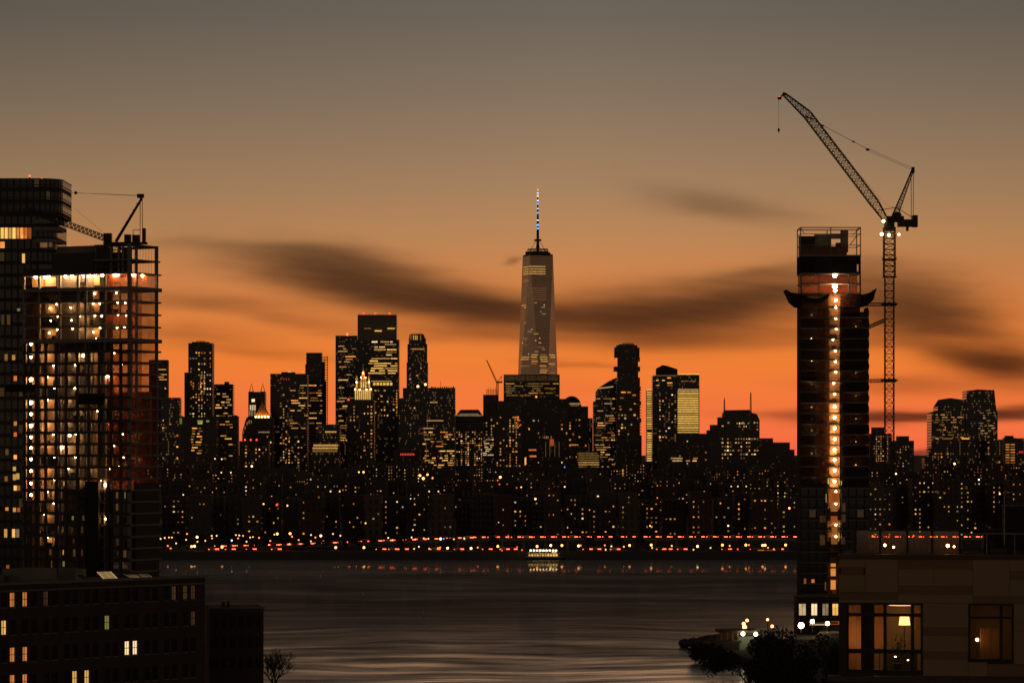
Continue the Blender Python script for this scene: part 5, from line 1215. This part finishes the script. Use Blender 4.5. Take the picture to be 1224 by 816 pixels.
for c in cols:
    for i in range(0, len(zs), 2): bw.box(c, c+ww, .003, .5, zs[i], zs[i+1])
bw.box(x1b-.5, x1b, .5, 20, 0, ztop); bw.obj('wall', brick, LBm)
MB().box(x0b, x1b, .6, 1.0, 0, ztop-1).obj('inner_wall', M_BLK, LBm)
MB().box(x0b-.2, x1b+.25, -.25, .6, ztop, ztop+.35).box(x0b-.1, x1b+.1, -.12, -.001, ztop-.9, ztop-.7).obj('cornice', M_CONC, LBm)
MB().box(x0b, x1b-.5, .5, 20, ztop-.6, ztop-.3).obj('roof', M_ROOF, LBm)
frm = mat('window frame paint', (.10, .09, .08), .6); dgl = mat('dark window glass', (.04, .045, .045), .08, spec=.6)
sill_me = MB().box(-.08, ww+.08, -.12, .1, -.14, -.01).mesh('sill', M_CONC)
frame_me = MB().box(0, .06, .15, .25, 0, wh).box(ww-.06, ww, .15, .25, 0, wh).box(.06, ww-.06, .15, .25, wh-.07, wh).box(.06, ww-.06, .15, .25, 0, .07).box(.06, ww-.06, .14, .24, wh*.5-.04, wh*.5+.04).box(ww/2-.02, ww/2+.02, .15, .24, .07, wh*.5-.04).box(ww/2-.02, ww/2+.02, .15, .24, wh*.5+.04, wh-.07).mesh('window', frm)
pane_dark = MB().box(.06, ww-.06, .2, .22, .07, wh-.07).mesh('pane', dgl)
def pane_lit(m): return MB().box(.06, ww-.06, .2, .22, .07, wh-.07).mesh('pane', m)
PL = {'o': pane_lit(glow('pane orange', (1, .33, .07), .55, var=.5, cell=.6)), 'y': pane_lit(glow('pane yellow', (1, .55, .14), .8, var=.5, cell=.6)), 'W': pane_lit(glow('pane bright', (1, .72, .34), 1.1)), 'd': pane_lit(glow('pane dim', (1, .5, .2), .045, var=.6, cell=.6)), 'g': pane_lit(glow('pane greenish', (.8, .75, .2), .3, var=.7, cell=.5))}
litspec = [(17.5, 722, 'o'), (29.5, 722, 'o'), (5, 757, 'y'), (17, 785, 'o'), (29, 786, 'o'), (17, 812, 'o'), (29, 811, 'o'), (133, 748, 'g'), (154.5, 773, 'W'), (165.5, 772, 'W'), (88, 807, 'y'), (95.5, 807, 'y'), (207, 708, 'd'), (219, 710, 'd'), (228, 711, 'd'), (238, 712, 'd'), (52, 717, 'd')]
cand = [(c, z_) for c in cols for z_ in wz if c > gx(-12)]
lit = {}
def pxy(c, z_): Xw = -68.9+.68*(c+ww/2); Yw = 430+.733*(c+ww/2); return CX+F*Xw/Yw, HY-F*(z_+wh/2-CZ)/Yw
for (a, c, kk) in litspec:
    best = min([q_ for q_ in cand if q_ not in lit], key=lambda q_: (pxy(*q_)[0]-a)**2+(pxy(*q_)[1]-c)**2*.4); lit[best] = kk
k_ = 0
for q_ in sorted(cand, key=lambda q_: (q_ not in lit, q_[0] < 0)):
    if k_ >= 100: break
    k_ += 1
    w_ = link_mesh('window', frame_me, LBm, (q_[0], 0, q_[1])); link_mesh('pane', PL[lit[q_]] if q_ in lit else pane_dark, w_); link_mesh('sill', sill_me, w_)
# glazed roof lights
rg = glow('roof light glass', (1, .62, .28), .55, var=.7, cell=.45)
for (a, c, h_, d_) in [(123, 129, .7, 4), (151, 169, 1.0, 5), (174, 187, .55, 3), (189, 201, .6, 3)]:
    xa, xb = gx(a), gx(c); z_ = ztop-.3; MB().poly([(xa, d_, z_+.35), (xb, d_, z_+.35), (xb, d_+1.6, z_+.35+h_), (xa, d_+1.6, z_+.35+h_)], [(0, 1, 2, 3)]).obj('skylight', rg, LBm)
    fr2 = MB().box(xa, xb, d_-.02, d_+1.7, z_, z_+.33)
    for i in range(9): t_ = xa+(xb-xa)*i/8; fr2.tube((t_, d_-.03, z_+.36), (t_, d_+1.57, z_+.38+h_), .05)
    fr2.obj('skylight_frame', M_DARK, LBm)
for (a, c, h_, d_) in [(68, 112, 1.7, 8), (135, 147, 1.5, 8), (-10, 60, 1.0, 10)]: MB().box(gx(a), gx(c), d_, d_+4, ztop-.3, ztop+h_).obj('roof_house', M_CONC, LBm)
wg = thing('brick_wing', 'lower unlit brick wing with chimneys, right of the long brick building', 'building', (X(247, 466), 466, 0), R(8))
wx = (315-247)/F*466; zt = Z(727.5, 466)
MB().box(.4, wx, 0, 14, 0, zt).obj('wall', brick, wg); MB().box(.2, wx+.2, -.15, .3, zt, zt+.25).obj('parapet', M_CONC, wg)
for a in (2.3, 3.0): MB().box(a, a+.45, 2, 2.6, zt, zt+.95).obj('chimney', brick, wg)
wf_ = MB().box(0, .8, -.02, .04, 0, 1.5).mesh('window', dgl)
for i in range(6):
    for j in range(3): link_mesh('window', wf_, wg, (.9+i*1.25, 0, zt-2.6-j*3))

# ================================================================== right foreground house
FD_ = 135.0
_before = set(bpy.data.objects)
def hx(px_): return X(px_, FD_)
fb = thing('panelled_house', 'near right rooftop storey clad in tan and brown panels, two windows glowing', 'building', (hx(1110), FD_, 0))
ox = hx(1110)
def lx_(p): return hx(p)-ox
def zz_(p): return Z(p, FD_)
M_WALL = mat('wall board', (.10, .08, .055), .9)
M_TAN = mat('tan fibre cement', (.50, .37, .22), .8, var=.10, vs=.8, bump=.05); M_TAN2 = mat('ochre fibre cement', (.47, .36, .18), .8, var=.12, vs=.8, bump=.05)
M_BRN = mat('brown fibre cement', (.35, .235, .15), .8, var=.12, vs=.8, bump=.05)
W1 = (1012, 1102, 720, 802); W2 = (1156, 1209, 720, 788)
xe = 1330
wl3 = MB()
for (a, c, yt, yb_) in [(1003, 1012, 664, 900), (1012, 1102, 664, 720), (1012, 1102, 802, 900), (1102, 1156, 664, 900), (1156, 1209, 664, 720), (1156, 1209, 788, 900), (1209, xe, 664, 900)]:
    wl3.box(lx_(a), lx_(c), 0, .3, zz_(yb_), zz_(yt))
wl3.box(lx_(1003), lx_(1003)+.3, .3, 9, zz_(900), zz_(664)); wl3.obj('wall', M_WALL, fb)
MB().box(lx_(1003), lx_(xe), .3, 9, zz_(671), zz_(668)).obj('roof', M_ROOF, fb)
MB().box(lx_(1001.5), lx_(xe), -.12, .45, zz_(664), zz_(661.8)).box(lx_(1002.2), lx_(xe), -.07, 0, zz_(667.5), zz_(664.2)).obj('parapet_cap', mat('brown metal coping', (.16, .10, .06), .55), fb)
# panel layout: x0,x1,y0,y1,material
pan = [(1003, 1034, 668, 677.5, 't'), (1005, 1032, 678, 686, 'b'), (1003, 1034, 686.5, 707, 'o'), (1034.4, 1072.5, 668, 707, 't'), (1003, 1072.5, 707.5, 716, 'b'), (1003, 1072.5, 716.3, 719.5, 't'),
       (1073, 1161, 668, 679, 'b'), (1073, 1115, 679.4, 699, 't'), (1115.4, 1161, 679.4, 699, 't'), (1073, 1161, 699.4, 709, 'b'), (1073, 1161, 709.3, 719.5, 't'),
       (1161.4, 1204, 668, 711, 't'), (1204.4, 1262, 668, 681, 't'), (1204.4, 1262, 681.3, 691, 'b'), (1204.4, 1262, 691.3, 711, 'o'), (1161.4, 1262, 711.4, 719.5, 'b'),
       (1102.4, 1155.6, 720, 748, 't'), (1102.4, 1155.6, 748.3, 758, 'b'), (1102.4, 1155.6, 758.3, 777, 't'), (1102.4, 1155.6, 777.3, 786, 'b'), (1102.4, 1155.6, 786.3, 806, 't'),
       (1209.5, 1262, 720, 742, 't'), (1209.5, 1262, 742.3, 752, 'o'), (1209.5, 1262, 752.3, 791, 't'), (1156, 1178, 788.5, 808, 't'), (1178.3, 1262, 791.5, 806, 'b')]
for (a, c, ya, yb_, kk) in pan:
    MB().box(lx_(a), lx_(c), -.035, -.002, zz_(yb_), zz_(ya)).obj('wall_panel', {'t': M_TAN, 'o': M_TAN2, 'b': M_BRN}[kk], fb)
MB().box(lx_(990), lx_(xe), -.75, -.04, zz_(813), zz_(806)).obj('ledge', mat('ledge coping', (.13, .09, .06), .6), fb)
wfr = mat('black window frame', (.02, .02, .02), .4)
glz = bpy.data.materials.new('window glazing'); glz.use_nodes = True; k = NT(glz.node_tree); k.n.clear()
gl = k.node('ShaderNodeBsdfGlossy'); gl.inputs['Roughness'].default_value = .02; tr = k.node('ShaderNodeBsdfTransparent'); fr_n = k.node('ShaderNodeFresnel'); fr_n.inputs[0].default_value = 1.5
ms = k.node('ShaderNodeMixShader'); k.l.new(k.m('MULTIPLY_ADD', fr_n.outputs[0], 1.6, .02, clamp=True), ms.inputs[0]); k.l.new(tr.outputs[0], ms.inputs[1]); k.l.new(gl.outputs[0], ms.inputs[2])
o = k.node('ShaderNodeOutputMaterial'); k.l.new(ms.outputs[0], o.inputs[0])
def window(W_, vs, hs, t=1.3):
    x0, x1, y0, y1 = W_
    m_ = MB().box(lx_(x0), lx_(x0+t+1), .04, .2, zz_(y1), zz_(y0)).box(lx_(x1-t-1), lx_(x1), .04, .2, zz_(y1), zz_(y0)).box(lx_(x0+t+1), lx_(x1-t-1), .04, .2, zz_(y0+t+1), zz_(y0)).box(lx_(x0+t+1), lx_(x1-t-1), .04, .2, zz_(y1), zz_(y1-t-1))
    for v, w in vs: m_.box(lx_(v-w/2), lx_(v+w/2), .05, .19, zz_(y1-t-1), zz_(y0+t+1))
    for v, w in hs: m_.box(lx_(x0+t+1), lx_(x1-t-1), .06, .18, zz_(v+w/2), zz_(v-w/2))
    f_ = m_.obj('window', wfr, fb)
    MB().box(lx_(x0+1), lx_(x1-1), .11, .125, zz_(y1-1), zz_(y0+1)).obj('glass', glz, f_)
    MB().box(lx_(x0-1), lx_(x1+1), -.08, .05, zz_(y1+1.2), zz_(y1)).obj('sill', wfr, f_)
    return f_
window(W1, [(1042.5, 4.2), (1057.5, 4), (1090, 4)], [(734, 4), (777.5, 5)]); window(W2, [(1194.5, 3.5)], [(736.5, 2.6)])
rm = mat('room wall plaster', (.24, .17, .10), .85)
def room(x0, x1, y0, y1, dep):
    return MB().box(lx_(x0), lx_(x1), dep, dep+.1, zz_(y1), zz_(y0)).box(lx_(x0)-.1, lx_(x0), .31, dep, zz_(y1), zz_(y0)).box(lx_(x1), lx_(x1)+.1, .31, dep, zz_(y1), zz_(y0)).box(lx_(x0), lx_(x1), .31, dep, zz_(y0), zz_(y0)+.1).box(lx_(x0), lx_(x1), .31, dep, zz_(y1)-.1, zz_(y1)).obj('room_lining', rm, fb)
room(1008, 1106, 716, 806, 4.2); room(1152, 1214, 716, 800, 3.2)
cur = bpy.data.materials.new('lit curtain cloth'); cur.use_nodes = True; k = NT(cur.node_tree); k.n.clear()
d_ = k.node('ShaderNodeBsdfDiffuse'); t2 = k.node('ShaderNodeBsdfTranslucent'); d_.inputs[0].default_value = (.55, .36, .2, 1); t2.inputs[0].default_value = (.7, .42, .22, 1)
ms = k.node('ShaderNodeMixShader'); ms.inputs[0].default_value = .6; k.l.new(d_.outputs[0], ms.inputs[1]); k.l.new(t2.outputs[0], ms.inputs[2]); o = k.node('ShaderNodeOutputMaterial'); k.l.new(ms.outputs[0], o.inputs[0])
def curtain(a, c, ya, yb_, dep, lab, amp=.04):
    n_ = 40; pts = []; mb = MB()
    for i in range(n_+1):
        x_ = lx_(a+(c-a)*i/n_); y_ = dep+amp*math.sin(i*1.3)
        pts += [(x_, y_, zz_(yb_)), (x_, y_, zz_(ya))]
    mb.poly(pts, [(2*i, 2*i+2, 2*i+3, 2*i+1) for i in range(n_)])
    tag(mb.obj('curtain', cur), lab, 'curtain').location = (ox, FD_, 0)
curtain(1012.5, 1028.5, 719, 801, .5, 'tan curtain behind the leftmost tall pane of the big window')
curtain(1045, 1055.5, 719, 775, .5, 'tan curtain behind the narrow second pane of the big window')
curtain(1170, 1192, 750, 797, .6, 'striped curtain low in the small right-hand window', .09)
curtain(1092, 1104, 719, 752, .6, 'tan curtain behind the far right pane of the big window')
lp = thing('floor_lamp', 'glowing drum-shaded floor lamp inside the big window', 'lamp', (hx(1067.5)*1.025, FD_+3.4, Z(806, FD_)))
sh_z = Z(751, FD_)-Z(806, FD_); MB().tube((0, 0, 0), (0, 0, sh_z+.1), .02, 6).tube((0, 0, 0), (0, 0, .03), .15, 12).obj('stand', wfr, lp)
MB().tube((0, 0, sh_z), (0, 0, sh_z+.36), .25, 20, .2).obj('lamp_shade', glow('lamp shade glow', (1, .50, .15), 2.8, True), lp)
pl = thing('potted_plant', 'dark potted plant silhouetted beside the glowing floor lamp', 'plant', (hx(1072), FD_+.9, Z(806, FD_)))
MB().tube((0, 0, 0), (0, 0, .45), .16, 12, .2).obj('pot', M_DARK, pl)
lf = MB(); q = random.Random(1)
for i in range(26):
    a_ = q.uniform(0, 6.28); L_ = q.uniform(.35, .75); up_ = q.uniform(.6, 1.35); c_ = Vector((math.cos(a_), math.sin(a_)*.5, 0)); s2 = Vector((-c_.y, c_.x, .2)).normalized()*.05
    p0 = Vector((0, 0, .4)); p1 = p0+Vector((0, 0, up_))+c_*L_*.4; p2 = p1+c_*L_*.5+Vector((0, 0, -.12)); p3 = p2+c_*.15+Vector((0, 0, -.18))
    lf.tube(p0, p1, .008, 3); lf.poly([p1, (p1+p2)/2+s2, p2, (p1+p2)/2-s2], [(0, 1, 2, 3)]).poly([p2, p3+s2, p3, p3-s2], [(0, 1, 2, 3)])
lf.obj('foliage', LEAF, pl)
cb = thing('dark_pane_box', 'tall box added to darken the pane between the two curtains of the big window', 'dark box', (hx(1034.8), FD_+.75, Z(806, FD_)))  # dark box added behind the unlit pane to keep it black
MB().box(-.24, .24, -.2, .3, .06, 3.0).obj('cabinet', M_DARK, cb); MB().box(-.2, -.01, -.23, -.202, .1, 2.9).obj('door', M_DARK, cb); MB().box(.01, .2, -.23, -.202, .1, 2.9).obj('door', M_DARK, cb)
dk = thing('sideboard', 'low dark sideboard under the floor lamp in the big window', 'sideboard', (hx(1075), FD_+2.2, Z(806, FD_)))
MB().box(-.7, .7, -.25, .25, .08, .8).obj('cabinet', M_DARK, dk)
for a in (-.62, .62): MB().box(a-.03, a+.03, -.2, .2, 0, .08).obj('leg', M_DARK, dk)
for i, (a, c, w_) in enumerate([(1069.5, 784.5, 7), (1084.5, 788.5, 4)]):
    t_ = thing('string_light', 'small bright candle-like light low in the big window, the %s one' % ('wider left' if i == 0 else 'smaller right'), 'light', (hx(a), FD_+.45, zz_(790)))
    MB().ball((0, 0, zz_(c)-zz_(790)), .05 if i == 0 else .045, 8, 6, .6).obj('bulb', glow('small room light', (1, .66, .28), 8, True), t_); MB().tube((0, 0, -.55), (0, 0, zz_(c)-zz_(790)), .008).obj('wire', wfr, t_)
for i, (a, dd, w_) in enumerate([(1020, 1.3, 'behind the leftmost curtain of the big window'), (1050, 1.5, 'behind the narrow curtain of the big window'), (1184, 1.6, 'behind the striped curtain of the small window')]):  # lamps added behind the curtains so that the cloth glows
    t_ = thing('curtain_backlight', 'added curtain-brightening lamp %s' % w_, 'lamp', (hx(a), FD_+dd, Z(806, FD_)))
    MB().tube((0, 0, 0), (0, 0, 1.45), .02, 6).tube((0, 0, 0), (0, 0, .03), .12, 10).obj('stand', wfr, t_)
    MB().ball((0, 0, 1.6), .16, 12, 8).obj('lamp_shade', glow('curtain backlight glow %d' % (i == 2), (1, .50, .18), 26 if i < 2 else 6, True), t_)
tl = thing('table_lamp', 'tiny glaring bulb lamp in the lower corner of the small right window', 'lamp', (hx(1166.5), FD_+.8, Z(800, FD_)))
MB().tube((0, 0, 0), (0, 0, Z(765, FD_)-Z(800, FD_)), .015).tube((0, 0, 0), (0, 0, .03), .09, 10).obj('stand', wfr, tl); MB().ball((0, 0, Z(764, FD_)-Z(800, FD_)), .07).obj('bulb', glow('bare bulb', (1, .55, .2), 16, True), tl)
ch_ = thing('ceiling_lamp', 'flat glowing ceiling lamp deep inside the big window', 'lamp', (hx(1075), FD_+1.6, Z(719, FD_)))
MB().tube((0, 0, -.2), (0, 0, 0), .5, 24).obj('diffuser', glow('ceiling lamp glow', (1, .50, .14), 2.2, True), ch_); MB().tube((0, 0, 0), (0, 0, .02), .52, 20).obj('base', wfr, ch_)

# roof terrace
rz0 = Z(664, FD_)+.0
br = thing('glass_balustrade', 'roof terrace glass balustrade with dark posts over the panelled wall', 'balustrade', (ox, FD_+1.2, 0))
zb, zt = Z(663.5, FD_), Z(634, FD_)
for a in (1021.5, 1051, 1083.5, 1113, 1146): MB().box(lx_(a)-.035, lx_(a)+.035, -.03, .03, zb-.2, zt).obj('post', wfr, br)
MB().box(lx_(1021), lx_(1147), -.03, .03, zt, zt+.05).obj('rail', wfr, br)
dg = bpy.data.materials.new('dusty balustrade glass'); dg.use_nodes = True; k = NT(dg.node_tree); k.n.clear()
tr = k.node('ShaderNodeBsdfTransparent'); gl = k.node('ShaderNodeBsdfGlossy'); gl.inputs['Roughness'].default_value = .05; d_ = k.node('ShaderNodeBsdfTranslucent'); d_.inputs[0].default_value = (.55, .30, .15, 1)
tr.inputs[0].default_value = (.85, .78, .7, 1)
tc = k.node('ShaderNodeTexCoord'); nz = k.noise(tc.outputs['Object'], 2.5, 5, .7)
m1 = k.node('ShaderNodeMixShader'); k.put(m1.inputs[0], k.m('MULTIPLY_ADD', nz, .10, -.01, clamp=True)); k.l.new(tr.outputs[0], m1.inputs[1]); k.l.new(d_.outputs[0], m1.inputs[2])
m2 = k.node('ShaderNodeMixShader'); m2.inputs[0].default_value = .07; k.l.new(m1.outputs[0], m2.inputs[1]); k.l.new(gl.outputs[0], m2.inputs[2]); o = k.node('ShaderNodeOutputMaterial'); k.l.new(m2.outputs[0], o.inputs[0])
for a, c in zip((1021.5, 1051, 1083.5, 1113), (1051, 1083.5, 1113, 1146)): MB().box(lx_(a)+.05, lx_(c)-.05, -.006, .006, zb-.15, zt-.03).obj('glass_panel', dg, br)
MB().box(lx_(1147), lx_(xe), .3, .32, zt-.16, zt-.12).tube((lx_(1147), 0, zt-.12), (lx_(xe), 0, zt-.12), .016, 6).obj('side_rail', mat('pale rail', (.45, .42, .38), .5), br)
for a in (1178, 1211, 1240): MB().tube((lx_(a), 0, zb-.2), (lx_(a), 0, zt-.12), .012, 6).obj('baluster', mat('pale rail', (.45, .42, .38), .5), br)
for i, (a, yy, r_, w_) in enumerate([(1056, 652.5, .055, 'left one of the pair'), (1066.5, 655, .045, 'right one of the pair'), (1131.5, 653, .07, 'biggest, towards the right end'), (1139, 654, .04, 'small, rightmost')]):  # bright spots stand on the terrace as lamps, added to light the glass
    t_ = thing('added_terrace_lamp', 'warm little lamp added low behind the terrace glass, %s' % w_, 'lamp', (hx(a), FD_+2.0, zb-.25))
    h_ = Z(yy, FD_)-zb+.25; MB().tube((0, 0, 0), (0, 0, h_), .012, 6).tube((0, 0, 0), (0, 0, .02), .06, 8).obj('stand', wfr, t_); MB().ball((0, 0, h_), r_, 10, 8).obj('globe', glow('terrace lamp glow', (1, .48, .15), 50, True), t_)
bk = thing('roof_bulkhead', 'black box-like roof stair bulkhead at the right edge, behind the terrace rail', 'bulkhead', (ox, FD_+7, 0))
s_ = (FD_+7)/FD_
MB().box(lx_(1170)*s_+(s_-1)*ox, lx_(xe), 0, 3, Z(672, FD_+7), Z(605, FD_+7)).obj('wall', M_BLK, bk); MB().box(lx_(1148)*s_+(s_-1)*ox, lx_(1170)*s_+(s_-1)*ox-.01, .4, 3, Z(672, FD_+7), Z(633, FD_+7)).obj('low_wall', M_BLK, bk)
MB().box(lx_(1169)*s_+(s_-1)*ox, lx_(xe)+.1, -.1, 3.1, Z(605, FD_+7), Z(603.8, FD_+7)).obj('coping', M_ROOF, bk)
ap = thing('roof_pole', 'thin pale pole standing on the roof terrace before the black bulkhead', 'pole', (hx(1199), FD_+2, rz0-.25)); MB().tube((0, 0, 0), (0, 0, Z(590, FD_)-rz0+.25), .022, 6).obj('shaft', mat('pale rail', (.45, .42, .38), .5), ap); MB().tube((0, 0, 0), (0, 0, .03), .12, 8).obj('base', M_DARK, ap)
for i, (a, w_) in enumerate([(1158, 16), (1192, 20), (1215, 12)]):
    pt_ = thing('planter', 'dark planter box on the roof terrace, %s behind the thin rail' % ['leftmost', 'widest, middle one', 'small, at the right end'][i], 'planter', (hx(a), FD_+1.9, rz0-.2))
    h_ = [.32, .5, .4][i]; w2 = w_/F*FD_/2; MB().box(-w2, w2, -.2, .2, 0, h_).obj('box', mat('planter fibreglass', (.10, .06, .045), .7), pt_)
    if i: 
        lf = MB(); q = random.Random(i)
        for _ in range(120):
            c = Vector((q.uniform(-w2, w2), q.uniform(-.2, .2), h_+abs(q.gauss(0, .16)))); a2 = Vector((q.uniform(-1, 1), q.uniform(-1, 1), q.uniform(-.4, 1))).normalized()*.06; b2 = a2.cross(Vector((0, 1, .3))).normalized()*.02
            lf.poly([c-a2, c-b2, c+a2, c+b2], [(0, 1, 2, 3)])
        lf.obj('foliage', LEAF, pt_)

# the house is turned a little: its left end lies farther away
pv = Vector((hx(1003), FD_, 0)); RM = Matrix.Translation(pv) @ Matrix.Rotation(R(-8), 4, 'Z') @ Matrix.Translation(-pv)
for o in set(bpy.data.objects)-_before:
    if o.parent is None:
        l = RM @ o.location.copy(); o.location = l; o.rotation_euler = (0, 0, o.rotation_euler.z+R(-8))
